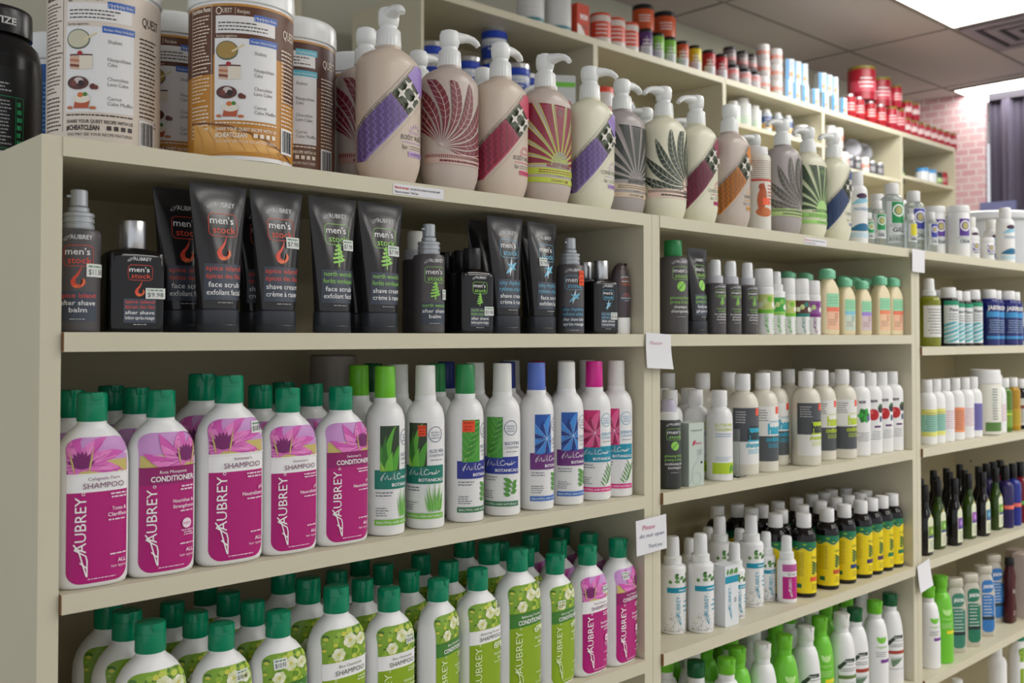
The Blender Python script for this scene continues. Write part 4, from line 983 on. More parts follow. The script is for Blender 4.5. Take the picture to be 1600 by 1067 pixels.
def tubk(r, h, lh):
    P = [(0, r * .96, r * .96, 2), (.003, r, r, 2), (h - .004, r, r, 2), (h, r * .94, r * .94, 2)]
    return Kind('skin_cream_jar', 'jar', [('jar_body', MB().loft(P, 36).mesh('jar_body', white)), ('lid', lid_mesh(r * 1.02, h, h + lh, white, .0, 40)), ('label', ghe(EP, 'CREAM')(P))], r)
K_P = tubk(.026, .115, .016); K_PS = tubk(.0175, .048, .012)
def mg(P):
    L = Lab(P, True, rot=-.5); h = P[-1][0]; r = P[3][1]; L.ell(0, h * .80, r * .55, h * .045, (70, 30, 70)); L.leaf((-r, h * .66), (r, h * .72), h * .09, (150, 206, 226), bend=.1); L.text('MAGNESIUM', 0, h * .56, h * .055, (70, 140, 180), wd=r * 1.5); L.leaf((-r * 1.2, h * .24), (r * 1.3, h * .26), h * .13, (30, 110, 150), bend=.08); L.rect(-r * 1.2, h * .12, r * 1.2, h * .2, (200, 224, 236)); return L.mesh()
K_M = kind('magnesium_oil_bottle', 'bottle', prof(.0235, .128, .018, .0140), white, white, .0150, .028, mg); K_MS = kind('magnesium_oil_bottle', 'bottle', prof(.020, .105, .015, .0120), white, clearcap, .0130, .026, mg)
BUCK = Kind('storage_tub', 'tub', [('tub_body', MB().loft([(0, .135, .135, 2), (.18, .15, .15, 2)], 64).mesh('tub_body', mat('frosted_tub', (206, 210, 214), .35, vary=.05))), ('lid', MB().loft([(.18, .158, .158, 2), (.186, .160, .160, 2), (.200, .158, .158, 2), (.206, .148, .148, 2), (.208, .12, .12, 2)], 64).mesh('lid', mat('tub_lid', (216, 218, 222), .4, vary=.03)))], .16)
def nutr(P):
    L = Lab(P, True, rot=-.4); r = P[3][1]; L.lines(-r, .09, r, .122, 9, (150, 110, 90), .3, .1); L.rect(-r, .086, r, .090, (200, 70, 50)); L.leaf((-.008, .030), (-.002, .084), .017, (190, 90, 40)); L.ell(-.006, .076, .005, .006, (170, 76, 34)); L.ell(0, .034, .016, .008, (200, 110, 50)); L.rect(-.004, .046, .012, .058, (250, 100, 50)); L.lines(.006, .048, r, .082, 6, (200, 90, 70), .4, .1); return L.mesh()
K_N = kind('lotion_bottle', 'bottle', prof(.023, .134, .010, .018), offwhite, white, .0185, .012, nutr)

# --- U3 kinds
def bandlab(bands, wd_=1.0, rot=-.5, txt=(110, 110, 120)):
    def f(P):
        L = Lab(P, True, rot=rot); h = P[-1][0]; r = P[3][1]
        for i, (a, b, c) in enumerate(bands): L.rect(-r * 1.15 * wd_, h * a, r * 1.15 * wd_, h * b, c, nv=2); L.lay += .2
        L.up(); L.lines(-r * .8, h * bands[0][0] + .006, r * .8, h * bands[-1][1] - .006, 9, txt, .28, .3, 'C'); return L.mesh()
    return f
O_S = mist('olive_oil_soap_bottle', prof(.025, .118, .014, .0140), mat('olive_liquid', (160, 166, 40), .08, trans=.35, vary=.04), bandlab([(.18, .80, (232, 232, 226))]), ch=.030, cap=white)
def fa(P):
    L = Lab(P, True, rot=-.5); h = P[-1][0]; r = P[3][1]; L.rect(-r * 1.1, h * .06, r * 1.1, h * .90, (226, 230, 230), nv=2); L.rect(-r * 1.1, h * .84, r * 1.1, h * .93, (20, 150, 110)); L.up(); L.clip = (-r * 1.1, h * .08, r * 1.1, h * .5)
    for k in range(5): L.stroke([(-r * 1.2, h * (.05 + k * .09)), (r * 1.1, h * (.2 + k * .09))], .006, (130, 200, 206) if k % 2 else (90, 176, 190))
    L.clip = None; L.text('Face', 0, h * .72, .007, K_, wd=r * 1.0, bold=.03); L.lines(-r * .6, h * .52, r * .7, h * .68, 3, G_, .3, .1); return L.mesh()
F_A = kind('face_wash_bottle', 'bottle', prof(.0225, .115, .008, .0170), glassd, white, .0175, .024, fa)
def jas(P):
    L = Lab(P, True, rot=-.5); h = P[-1][0]; r = P[3][1]; L.rect(-r * 1.1, h * .02, r * 1.1, h * .92, (30, 40, 110), nv=2); L.up(); L.text('JASON', 0, h * .76, .010, W_, wd=r * 1.6, bold=.04); L.rect(-r * .9, h * .60, r * .9, h * .72, (60, 150, 210)); L.rect(-r * .9, h * .14, r * .9, h * .20, (60, 150, 210)); L.lines(-r * .7, h * .26, r * .7, h * .56, 6, (170, 200, 230), .3, .2, 'C'); return L.mesh()
J_B = kind('mouthwash_bottle', 'bottle', prof(.0235, .118, .014, .0170), mat('cobalt_plastic', (26, 36, 130), .15, trans=.2, vary=.04), white, .0175, .022, jas)
W3 = prof(.0225, .122, .026, .0125)
def w3(b, **k): return kind('lotion_bottle', 'bottle', W3, white, white, .0135, .026, bandlab(b, **k))
L_Y = w3([(.20, .62, (150, 210, 190)), (.16, .24, (230, 226, 120)), (.56, .66, (230, 226, 120))]); L_W = w3([(.2, .66, (238, 238, 240))], txt=(200, 80, 110)); L_O = w3([(.16, .64, (240, 150, 100))]); L_V = w3([(.14, .68, (110, 104, 180))])
L_J = plain_jar(.030, .105, offwhite, white, .026, 'body_cream_jar', rib=0, lab=lambda P: (lambda L: (L.rect(-.008, .055, .008, .100, (226, 230, 220)), L.rect(-.02, .008, .02, .026, (90, 130, 60)), L.up(), L.lines(-.006, .03, .006, .095, 12, G_, .4, .2), L.mesh())[-1])(Lab(P, True, rot=-.5)))
L_G = kind('body_oil_bottle', 'bottle', prof(.0205, .115, .016, .0130), mat('green_oil', (96, 140, 30), .1, trans=.3, vary=.04), white, .0140, .024, bandlab([(.1, .5, (110, 150, 40)), (.38, .42, (190, 210, 60))], txt=(170, 200, 90))); L_A = kind('body_oil_bottle', 'bottle', prof(.0205, .115, .016, .0130), mat('amber_oil', (206, 160, 30), .1, trans=.3, vary=.04), white, .0140, .024, bandlab([(.1, .5, (200, 160, 40))], txt=(150, 170, 40))); L_D = kind('body_oil_bottle', 'bottle', prof(.022, .110, .018, .0130), glassd, white, .0140, .024, bandlab([(.1, .75, (226, 226, 220)), (.5, .58, (140, 70, 40))]))
OP = [(0, .0205, .0130, 2.4), (.002, .0220, .0145, 2.4), (.055, .0225, .0150, 2.4), (.078, .0215, .0145, 2.3), (.092, .0175, .0125, 2.2), (.101, .0115, .0100, 2), (.108, .0078, .0078, 2), (.122, .0075, .0075, 2)]
def av(c):
    def f(P):
        L = Lab(P, False); L.rect(-.0135, .008, .0135, .088, (222, 226, 196), rt=.0130, nv=6); L.up(); L.rect(-.0125, .044, .0125, .066, c); L.up(); L.ell(0, .054, .006, .006, tuple(min(255, x + 60) for x in c), 10); L.rect(-.0125, .040, .0125, .0445, (60, 60, 140)); L.lines(-.009, .012, .009, .034, 5, G_, .3, .3, 'C'); L.ell(0, .090, .004, .002, (220, 190, 60), 8); return L.mesh()
    return f
def avk(bm, c): return kind('bath_gel_bottle', 'bottle', OP, bm, blackcap, .0088, .036, av(c), rd=.001)
A_L, A_D, A_P, A_GP, A_B = avk(glassg, (110, 160, 60)), avk(glassd, (120, 150, 50)), avk(glassd, (120, 80, 160)), avk(glassg, (150, 90, 170)), avk(glassd, (60, 120, 150))
def colk(c, band): return kind('hair_gel_bottle', 'bottle', prof(.018, .112, .020, .0080), mat('tinted_' + str(c[0]), c, .12, trans=.15, vary=.05), blackcap, .0090, .034, bandlab([(.40, .48, band)], txt=(170, 170, 190)), rd=.001)
X_P, X_B, X_R = colk((46, 36, 96), (250, 110, 80)), colk((36, 50, 150), (250, 110, 80)), colk((130, 20, 36), (110, 190, 70))
SJ = [(0, .026, .014, 3), (.002, .028, .0155, 3), (.03, .029, .0165, 3), (.11, .028, .0165, 3), (.14, .025, .015, 3), (.158, .0195, .0135, 2.6), (.160, .0185, .013, 2.4)]
pearl = mat('pearl_plastic', (206, 200, 186), .28, metal=.15, vary=.05)
def jl(c, name=True):
    def f(P):
        L = Lab(P, False); L.rect(-.012, .012, .022, .145, c, rt=.012, rb=.012, nv=8); L.up(); L.text('JASON', .005, .125, .008, W_, wd=.027, bold=.04); L.lines(-.008, .05, .018, .115, 8, (230, 236, 236), .25, .3); L.rect(-.012, .044, .022, .052, (30, 50, 50)); return L.mesh()
    return f
def jk(c): return Kind('shampoo_bottle', 'bottle', [('bottle_body', MB().loft(SJ, 44).mesh('bottle_body', pearl)), ('cap', MB().loft([(.1595, .021, .0145, 2.6), (.161, .0222, .0155, 2.6), (.178, .0218, .0150, 2.6), (.180, .020, .0135, 2.6)], 36).mesh('cap', pearl)), ('label', jl(c)(SJ))], .029)
J_G, J_A, J_U = jk((30, 120, 90)), jk((60, 130, 110)), jk((50, 120, 190))
L_M = kind('shampoo_bottle', 'bottle', [(0, .020, .012, 2.4), (.003, .022, .014, 2.4), (.03, .0235, .015, 2.4), (.075, .017, .012, 2.3), (.12, .0215, .014, 2.3), (.145, .012, .011, 2), (.15, .0115, .0115, 2)], mat('maroon_plastic', (70, 16, 24), .2, vary=.05), blackcap, .0120, .020, lambda P: (lambda L: (L.text('Rain', .002, .078, .012, (220, 210, 214), wd=.022, shear=.2), L.lines(-.012, .02, .012, .034, 3, (200, 180, 180), .3, .1), L.mesh())[-1])(Lab(P, False)))
B_1 = boxk('hair_colour_carton', .055, .060, .165, mat('greige_carton', (196, 180, 168), .5, vary=.04), lambda P: (lambda L: (L.lines(-.010, .03, .010, .140, 14, (150, 110, 110), .4, .3), L.mesh())[-1])(Lab(P, False)))
B_2 = boxk('hair_colour_carton', .060, .060, .170, mat('pale_rose_carton', (222, 206, 200), .5, vary=.04), lambda P: (lambda L: (L.rect(-.02, .07, .02, .11, (190, 90, 80)), L.lines(-.018, .03, .018, .060, 5, (150, 110, 110), .4, .3), L.mesh())[-1])(Lab(P, False)))

# --- far unit kinds (seen small and soft)
def can(r, h, c, lid, lh, band=None, nm='supplement_jar', cat='jar', neck=.96, chrome=None, wtxt=(235, 235, 235)):
    key = 'can_%d_%d_%d' % c
    P = [(0, r * .96, r * .96, 2), (.002, r, r, 2), (h - .004, r, r, 2), (h, r * neck, r * neck, 2)]
    p = [('jar_body', MB().loft(P, 24).mesh('jar_body', mat(key, c, .35, vary=.04))), ('lid', MB().loft([(h, r * neck, r * neck, 2), (h + .001, r * (neck + .02), r * (neck + .02), 2), (h + lh - .003, r * (neck + .01), r * (neck + .01), 2), (h + lh, r * (neck - .05), r * (neck - .05), 2)], 24).mesh('lid', lid))]
    L = Lab(P, True, rot=-.7)
    if chrome: L.rect(-r * .9, .004, r * .9, h * .45, chrome, nv=1); L.fan((0, h * .5), [(-r * .9, h * .45), (r * .9, h * .45), (0, h * .85)], chrome)
    if band:
        for (a, b, cc) in band: L.rect(-r * 1.3, h * a, r * 1.3, h * b, cc, nv=1); L.lay += .2
    L.up(); L.lines(-r * .6, h * .35, r * .6, h * .75, 3, wtxt, .35, .2, 'C')
    p.append(('label', L.mesh())); return Kind(nm, cat, p, r)
def fbox(nm, w, d, h, c, lab): return boxk(nm, w, d, h, mat('carton_%d_%d_%d' % c, c, .55, vary=.04), lab)
CH = (196, 198, 204)
F_WC = can(.056, .150, (226, 228, 228), white, .02, [(.05, .25, (206, 214, 216)), (.12, .2, (60, 130, 140))]); F_WR = can(.047, .135, (224, 216, 210), mat('orange_red_lid', (214, 80, 50), .35, vary=.03), .012, [(.3, .8, (214, 76, 48))])
F_RB = fbox('supplement_carton', .075, .06, .155, (206, 70, 44), lambda P: (lambda L: (L.fan((-.02, .02), [(-.036, .001), (.03, .001), (-.01, .06), (-.036, .07)], (238, 228, 222)), L.text('WOW', .004, .09, .022, W_, wd=.05, bold=.05), L.lines(-.01, .05, .03, .07, 2, (120, 60, 40), .6, .1), L.mesh())[-1])(Lab(P, False)))
F_PU, F_LI, F_OR, F_YE, F_RE = [can(.033, .115, c, blackcap, .016, chrome=CH) for c in ((84, 44, 110), (130, 190, 70), (200, 80, 40), (216, 196, 30), (176, 36, 44))]
F_OT = can(.050, .095, (196, 84, 44), blackcap, .022); F_GR = can(.033, .080, (206, 200, 204), blackcap, .016, [(.6, .9, (232, 150, 150))]); F_DG = can(.033, .080, (120, 112, 114), blackcap, .014, [(.3, .6, (170, 90, 90))])
F_PI = can(.033, .100, (228, 222, 222), white, .014, [(.4, .7, (238, 140, 120))])
F_MC = fbox('drink_carton', .055, .055, .135, (222, 230, 236), lambda P: (lambda L: (L.rect(-.027, .002, -.004, .134, (20, 130, 190)), L.rect(-.004, .03, .02, .06, (214, 150, 90)), L.up(), L.lines(0, .07, .022, .12, 4, (60, 90, 120), .4, .2), L.mesh())[-1])(Lab(P, False)))
goldlid = mat('olive_gold_lid', (130, 122, 40), .4, vary=.04)
F_RJ = can(.036, .120, (176, 28, 50), goldlid, .012, [(.35, .7, (206, 60, 76))]); F_RS = can(.034, .120, (170, 26, 40), silver, .014, [(.35, .65, (226, 60, 60))], neck=.7); F_RBG = can(.085, .190, (160, 24, 44), goldlid, .02, [(.25, .6, (206, 70, 90))]); F_RM = can(.033, .098, (176, 28, 50), goldlid, .012, [(.4, .65, (226, 190, 190))])
F_BT = can(.052, .125, (40, 70, 170), silver, .02, [(.0, .75, (206, 214, 224)), (.82, .98, (30, 70, 190))]); F_BX = fbox('tea_carton', .13, .10, .145, (218, 222, 222), lambda P: (lambda L: (L.rect(-.064, .098, .064, .118, (120, 206, 70)), L.ell(-.01, .05, .022, .012, (150, 130, 80)), L.ell(.03, .035, .018, .010, (214, 90, 90)), L.ell(-.018, .052, .010, .009, (200, 130, 50)), L.mesh())[-1])(Lab(P, False)))
F_RT = can(.045, .125, (226, 222, 222), mat('red_orange_lid', (226, 74, 54), .35, vary=.03), .024, [(.3, .5, (206, 120, 120))]); F_WB = can(.036, .115, (236, 238, 238), white, .022, [(.2, .5, (206, 226, 206))], neck=.7); F_WJ = can(.045, .080, (230, 232, 232), white, .022); F_PB = can(.024, .100, (206, 214, 224), white, .014, [(.3, .5, (220, 160, 60)), (.55, .8, (60, 90, 150))], neck=.7)
F_DK = can(.033, .085, (90, 88, 96), silver, .016); F_GN = can(.030, .075, (40, 60, 40), blackcap, .014, [(.3, .7, (150, 190, 80))]); F_BL = can(.040, .070, (226, 230, 236), mat('sky_lid', (70, 150, 210), .35, vary=.03), .022)
F_RED = can(.038, .080, (170, 40, 50), redcap, .014)
PLATE = Kind('display_plate', 'plate', [('plate_body', MB().loft([(0, .050, .050, 2), (.004, .085, .085, 2), (.008, .092, .092, 2), (.010, .090, .090, 2), (.006, .080, .080, 2), (.004, .05, .05, 2)], 48).mesh('plate_body', mat('grey_steel_plate', (150, 150, 158), .35, metal=.4, vary=.05)))], .09)
# ------------------------------------------------------------------ the room
CEIL = EYE + 1.742
FY, FB = 1.775, 2.205              # front and back of the tall wall units
def box_mesh(name, m, *b): 
    M = MB()
    for q in b: M.box(*q)
    return M.mesh(name, m, smooth=False)
fl = mat('vinyl_floor', (150, 142, 130), .4, vary=.15, scale=4)
struct('floor', box_mesh('floor', fl, (-2.2, -6.2, -.02, 9.4, 2.6, 0)))
wallm = mat('beige_wall_paint', (196, 196, 178), .7, vary=.04, scale=3)
struct('wall_back', box_mesh('wall_back', wallm, (-2.2, 2.38, 0, 7.50, 2.46, CEIL + .02)))
struct('trim_1', box_mesh('trim_1', cream, (1.62, 2.36, 0, 1.70, 2.38, CEIL - .3)))
# pink brick wall and the grey drapes at the end of the shop
bm_ = bpy.data.materials.new('pink_painted_brick'); bm_.use_nodes = True; nt = bm_.node_tree; bs = nt.nodes['Principled BSDF']
br = nt.nodes.new('ShaderNodeTexBrick'); tc = nt.nodes.new('ShaderNodeTexCoord'); mp = nt.nodes.new('ShaderNodeMapping')
mp.inputs['Rotation'].default_value = (radians(90), 0, 0); mp.inputs['Scale'].default_value = (1, 1, 1)
br.inputs['Color1'].default_value = lin((226, 188, 192)); br.inputs['Color2'].default_value = lin((216, 166, 174)); br.inputs['Mortar'].default_value = lin((232, 214, 214)); br.inputs['Scale'].default_value = 5.0; br.inputs['Mortar Size'].default_value = .03
nt.links.new(tc.outputs['Object'], mp.inputs[0]); nt.links.new(mp.outputs[0], br.inputs[0]); nt.links.new(br.outputs[0], bs.inputs['Base Color']); bs.inputs['Roughness'].default_value = .8
we = struct('wall_end', box_mesh('wall_end', bm_, (-.10, 0, 0, 1.22, .08, CEIL + .02)))
p0 = Vector((X_at(1436, 3.30), 2.305, 0)); p1 = Vector((X_at(1541, 2.85), 1.855, 0))
we.location = p0; we.rotation_euler.z = atan2(p1.y - p0.y, p1.x - p0.x)
we.data = box_mesh('wall_end', bm_, (-.25, 0, 0, (p1 - p0).length, .08, CEIL + .02))
bluem = mat('blue_door_frame', (120, 124, 170), .5, vary=.05); paneg = mat('pale_blue_glass', (190, 214, 226), .1, vary=.05)
dv = (p1 - p0).normalized(); nrm = Vector((dv.y, -dv.x, 0)); 
dr = obj('door_1', box_mesh('door_1', bluem, (.43, -.035, 0, .66, -.005, 2.20)), None, p0); dr.rotation_euler.z = we.rotation_euler.z; tag(dr, kind='structure')
obj('door_glass', box_mesh('door_glass', paneg, (.47, -.042, 1.2, .55, -.036, 2.12)), dr)
M = MB(); n = 120
for i in range(n + 1):
    x = 1.6 * i / n; y = .035 * sin(i * .55) + .012 * sin(i * 1.7)
    M.v += [(x, y, 0), (x, y, 2.90)]
for i in range(n): k = 2 * i; M.f.append((k, k + 2, k + 3, k + 1)); M.m.append(0)
n0 = len(M.v); M.v += [(v[0], v[1] + .03, v[2]) for v in M.v[:]]
for i in range(n): k = n0 + 2 * i; M.f.append((k, k + 1, k + 3, k + 2)); M.m.append(0)
cu = obj('drape', M.mesh('drape', mat('grey_violet_drape', (96, 90, 108), .85, vary=.12)), None, (p1.x + .02, p1.y - .03, .02)); cu.rotation_euler.z = atan2(-.995, .1)
tag(cu, 'dark grey violet floor-length drape hanging beside the pink brick wall', 'curtain')
obj('curtain_rail', MB().box(0, -.03, 2.90, 1.6, .06, CEIL - .02 - .02).mesh('curtain_rail', mat('dark_rail', (60, 56, 66), .5), smooth=False), cu)

# ceiling: tiles with a metal grid, fixtures and the vent
tile = mat('ceiling_tile', (200, 191, 190), .85, vary=.05, bump=.2, scale=120)
struct('ceiling', box_mesh('ceiling', tile, (-2.2, -6.2, CEIL, 9.4, 2.6, CEIL + .03)))
GX = X_at(1330, 3.0); GX0 = GX - 6 * 1.3; gy = 3.0 - .995
gridm = mat('ceiling_grid_metal', (140, 134, 130), .5)
M = MB()
for k in range(14): M.box(-2.2, gy - .61 * k - .008, CEIL - .004, 9.4, gy - .61 * k + .008, CEIL + .001)
for k in range(-1, 10): M.box(GX0 + 1.3 * k - .008, -6.2, CEIL - .0045, GX0 + 1.3 * k + .008, 2.6, CEIL + .001)
struct('trim_2', M.mesh('trim_2', gridm, smooth=False))
panelm = mat('lamp_diffuser', (255, 253, 248), .6, emit=LAMP)
def light(x0, y0, x1, y1, label):
    e = bpy.data.objects.new('ceiling_light', None); COL.objects.link(e); e.location = ((x0 + x1) / 2, (y0 + y1) / 2, CEIL - .012)
    hx, hy = (x1 - x0) / 2, (y1 - y0) / 2
    obj('light_frame', box_mesh('light_frame', gridm, (-hx, -hy, 0, hx, -hy + .02, .012), (-hx, hy - .02, 0, hx, hy, .012), (-hx, -hy + .02, 0, -hx + .02, hy - .02, .012), (hx - .02, -hy + .02, 0, hx, hy - .02, .012)), e)
    obj('diffuser', box_mesh('diffuser', panelm, (-hx + .02, -hy + .02, .004, hx - .02, hy - .02, .012)), e)
    tag(e, label, 'ceiling light', 'ceiling light panels')
L1x = GX
light(L1x - 1.22, gy - .61 - 1.22 + .012, L1x - .008, gy - .61 - .012, 'square lit ceiling panel nearer the camera, beside the vent')
light(X_at(1485, 3.0), gy - 1.22, X_at(1534, 3.0), gy - .012, 'lit ceiling panel farther off, above the pink brick wall')
for x, y, l in ((2.5, -1.4, 'nearest the front cabinets, above the first joint'), (4.3, -1.4, 'nearest the front cabinets, above their far end'), (1.8, -3.1, 'across the aisle, above the left end'), (3.6, -3.1, 'across the aisle, above the middle'), (5.3, -3.1, 'across the aisle, towards the end wall'), (2.2, -4.8, 'in the last ceiling row, left'), (4.4, -4.8, 'in the last ceiling row, middle'), (6.6, -4.8, 'in the last ceiling row, towards the end wall')):
    light(x - .61, y - .30, x + .61, y + .30, 'lit ceiling panel ' + l)
# vent
v = bpy.data.objects.new('ceiling_vent', None); COL.objects.link(v); v.location = (L1x + .34, gy - .61 - .33, CEIL - .01)
M = MB()
for a, b_ in ((.30, .24), (.20, .15), (.11, .07)): M.box(-a, -a, -.004, a, -b_, .012); M.box(-a, b_, -.004, a, a, .012); M.box(-a, -b_, -.004, -b_, b_, .012); M.box(b_, -b_, -.004, a, b_, .012)
obj('vent_louvers', M.mesh('vent_louvers', mat('vent_grey', (150, 140, 150), .5, vary=.05), smooth=False), v); obj('vent_backing', box_mesh('vent_backing', mat('vent_dark', (70, 62, 70), .7), (-.3, -.3, .006, .3, .3, .009)), v)
tag(v, 'square stepped metal air vent in the ceiling beside the lit panel', 'vent')

# ------------------------------------------------------------------ front shelving units
W = .9144; T = .0198; TH = .0190; DEP = .295
Z1, ZA, ZB, ZC, ZD, ZE = .194, .005, -.246, -.499, -.749, -1.0
def unit(x0, shelves, label, last=False):
    e = bpy.data.objects.new('shelving_unit', None); COL.objects.link(e); e.location = (x0, 0, 0)
    H = EYE + Z1
    def prt(n, *b, m=cream): return obj(n, box_mesh(n, m, *b), e)
    sp = prt('side_panel', (.0004, 0, 0, T, .60, H)); sp2 = prt('side_panel', (W - T, 0, 0, W - .0004, .60, H))
    M = MB()
    for zz in (.115, -.115 - .02, -.37, -.62):
        for yy in (.037, .25):
            m0 = len(M.v); M.loft([(0, .0028, .0028, 2), (.0004, .0028, .0028, 2)], 12)
            for i in range(m0, len(M.v)): x, y, z = M.v[i]; M.v[i] = (W - T - .0005 + z * .5, yy + x, EYE + zz + y)
    obj('peg_hole', M.mesh('peg_hole', hole), sp2)
    prt('top_board', (T, -.0012, H - TH, W - T, .60, H))
    prt('back_panel', (T, DEP, 0, W - T, DEP + .008, H - TH), m=creamb)
    for z in shelves:
        z = EYE + z
        s = prt('shelf', (T + .0012, -.005, z - TH, W - T - .0008, DEP, z))
        obj('raw_edge', box_mesh('raw_edge', raw, (T + .0008, -.0046, z - TH + .0004, T + .0012, .0, z - .0004)), s)
    prt('kick_board', (T, .04, 0, W - T, .058, .08)); prt('shelf', (T, 0, .08, W - T, DEP, .10))
    tag(e, label, 'shelving unit', None)
unit(0, (ZA, ZB, ZC, ZD), 'nearest cream shelving unit, holding the charcoal tubes and magenta-labelled bottles')
unit(W, (ZA, ZB, ZC, ZD), 'middle cream shelving unit, holding the yellow-labelled dark bottles')
ZA3 = -.021
unit(2 * W, (ZA3, ZB, ZC + .003, ZD - .006), 'farthest cream shelving unit of the front run, holding blue mouthwash bottles')
unit(3 * W, (ZA3, ZB, ZC, ZD), 'cream shelving unit past the right edge of the front run') if False else None

# tall wall units behind
def tall(i, x0, w_, zs, label):
    e = bpy.data.objects.new('wall_cabinet', None); COL.objects.link(e); e.location = (x0, FY, 0); t = .0130; H = EYE + 1.243; D = FB - FY
    def prt(n, *b, m=cream): return obj(n, box_mesh(n, m, *b), e)
    prt('side_panel', (.0004, 0, 0, t, D, H)); prt('side_panel', (w_ - t, 0, 0, w_ - .0004, D, H)); prt('top_board', (t, -.001, H - .028, w_ - t, D, H)); prt('back_panel', (t, D - .008, 0, w_ - t, D, H - .028), m=creamb)
    for z in zs: prt('shelf', (t, .004, EYE + z - .02, w_ - t, D - .008, EYE + z))
    tag(e, label, 'cabinet')
FX = X_at(657, 2.77); FW = .915
fz = [(.93, .62, .30, 0), (.93, .62, .30, 0), (1.045, .72, .40, .05), (.95, .62, .3, 0), (.985, .62, .3, 0)]
fl_ = ('tall cream wall cabinet holding silver-lidded blue tubs, leftmost of the back run', 'tall cream wall cabinet with lime and purple jars on its top', 'tall cream wall cabinet with blue and white drink cartons on its top', 'tall cream wall cabinet with round grey plates inside', 'tall cream wall cabinet at the far end beside the pink brick wall')
for i in range(5): tall(i, FX + i * FW, FW if i < 4 else .76, fz[i], fl_[i])

# paper notes
def note(px, z, w_, h_, label, tilt=0, txt=(), curl=.0):
    M = MB(); n = 8
    for i in range(n + 1):
        for j in range(5): f = i / n; x = (j / 4 - .5) * w_; M.v.append((x * cos(radians(tilt)) + h_ * (f - .5) * sin(radians(tilt)), -.0015 - curl * (1 - f) ** 2 * (1 + x * 8), h_ * (f - .5) * cos(radians(tilt)) - x * sin(radians(tilt))))
    for i in range(n):
        for j in range(4): k = i * 5 + j; M.f.append((k, k + 1, k + 6, k + 5)); M.m.append(0)
    m0 = len(M.v); M.v += [(x, y + .0003, z_) for x, y, z_ in M.v[:]]
    for i in range(n):
        for j in range(4): k = m0 + i * 5 + j; M.f.append((k, k + 5, k + 6, k + 1)); M.m.append(0)
    o = obj('paper_note', M.mesh('paper_note', paperw), None, (X_at(px, .99), -.0065, EYE + z)); tag(o, label, 'note')
    if txt:
        L = Lab([(-1, 1, .0001, 2), (1, 1, .0001, 2)])
        for (t, u, v_, h, c, wd) in txt: L.text(t, u, v_, h, c, wd=wd, shear=.15)
        for i, (x, y, z_) in enumerate(L.v): L.v[i] = (x, -.0022 - curl * (1 - (z_ / h_ + .5)) ** 2 * (1 + x * 8), z_)
        obj('handwriting', L.mesh('handwriting', PAPER), o)
PK, SLT = (206, 110, 140), (120, 130, 150)
note(1026, -.0215, .062, .055, 'white paper note with a curled corner, highest of the two at the first joint', 3, ((('Please'), -.006, .010, .006, (214, 170, 190), .030),), curl=.006)
note(1015, -.307, .074, .054, 'white note with pink and blue handwriting taped across the first cabinet joint', -2, (('Please', -.008, .010, .0075, PK, .030), ('do not open', .000, -.002, .0065, SLT, .060), ('Thank you', .008, -.019, .006, SLT, .034)))
note(1434, .168, .060, .050, 'small blank white note hanging on the top board at the second joint', 1)
note(1439, -.523, .060, .060, 'blank white note taped over the second cabinet joint lower down', -8, curl=.004)
def strip(px, z, w_, label, red=True):
    o = obj('paper_strip', box_mesh('paper_strip', paperw, (-w_ / 2, 0, -.0065, w_ / 2, .0004, .0065)), None, (X_at(px, .9935), -.0018, EYE + z)); tag(o, label, 'note')
    L = Lab([(-1, 1, .0001, 2), (1, 1, .0001, 2)])
    L.text('Please do not open', -w_ * .47, .0008, .0030, (200, 60, 60), 'L', wd=w_ * .27, bold=.03); L.text(' and test the products to prevent spills.', -w_ * .17, .0008, .0028, K_, 'L', wd=w_ * .60, bold=.01); L.text('They are not testers.  Thank you.', -w_ * .47, -.0045, .0028, K_, 'L', wd=w_ * .46, bold=.01)
    for i, (x, y, z_) in enumerate(L.v): L.v[i] = (x, -.0003, z_)
    obj('printed_text', L.mesh('printed_text', PAPER), o)
strip(654, .1835, .080, 'white printed paper strip stuck on the top board edge above the green-lettered tubes')
strip(1275, .1825, .080, 'white printed paper strip stuck on the top board edge above the mint-capped lotions')
# ------------------------------------------------------------------ stock on the shelves
rj = random.Random(21)
ORD = ('directly behind', 'third in line behind', 'fourth in line behind')
def line(k, short, px, z, Y, back=(), dy=.066, lab=None, s=1.0, group=None, bg=None, what='green-capped white bottle', rz=0, bs=None, **kw):
    """A front product and the ones standing behind it in the same file."""
    x = X_at(px, .995 + Y)
    e = put(k, lab or short, px, z, Y, rz, s, group, **kw)
    for i, kb in enumerate(back):
        put(kb, '%s %s the %s' % (what, ORD[i], short), 0, z, Y + dy * (i + 1) + rj.uniform(-.003, .003), rz + rj.uniform(-5, 5), bs or s, bg, X=x + rj.uniform(-.003, .003), ref=px)
    return e
g0 = 'shelf rows of emerald-capped bottles'; gb = 'green-capped bottles standing behind the front row'
PS = lambda u, v, t, w_=.016, h_=.012: sticker(AP, u, v, w_, h_, t)
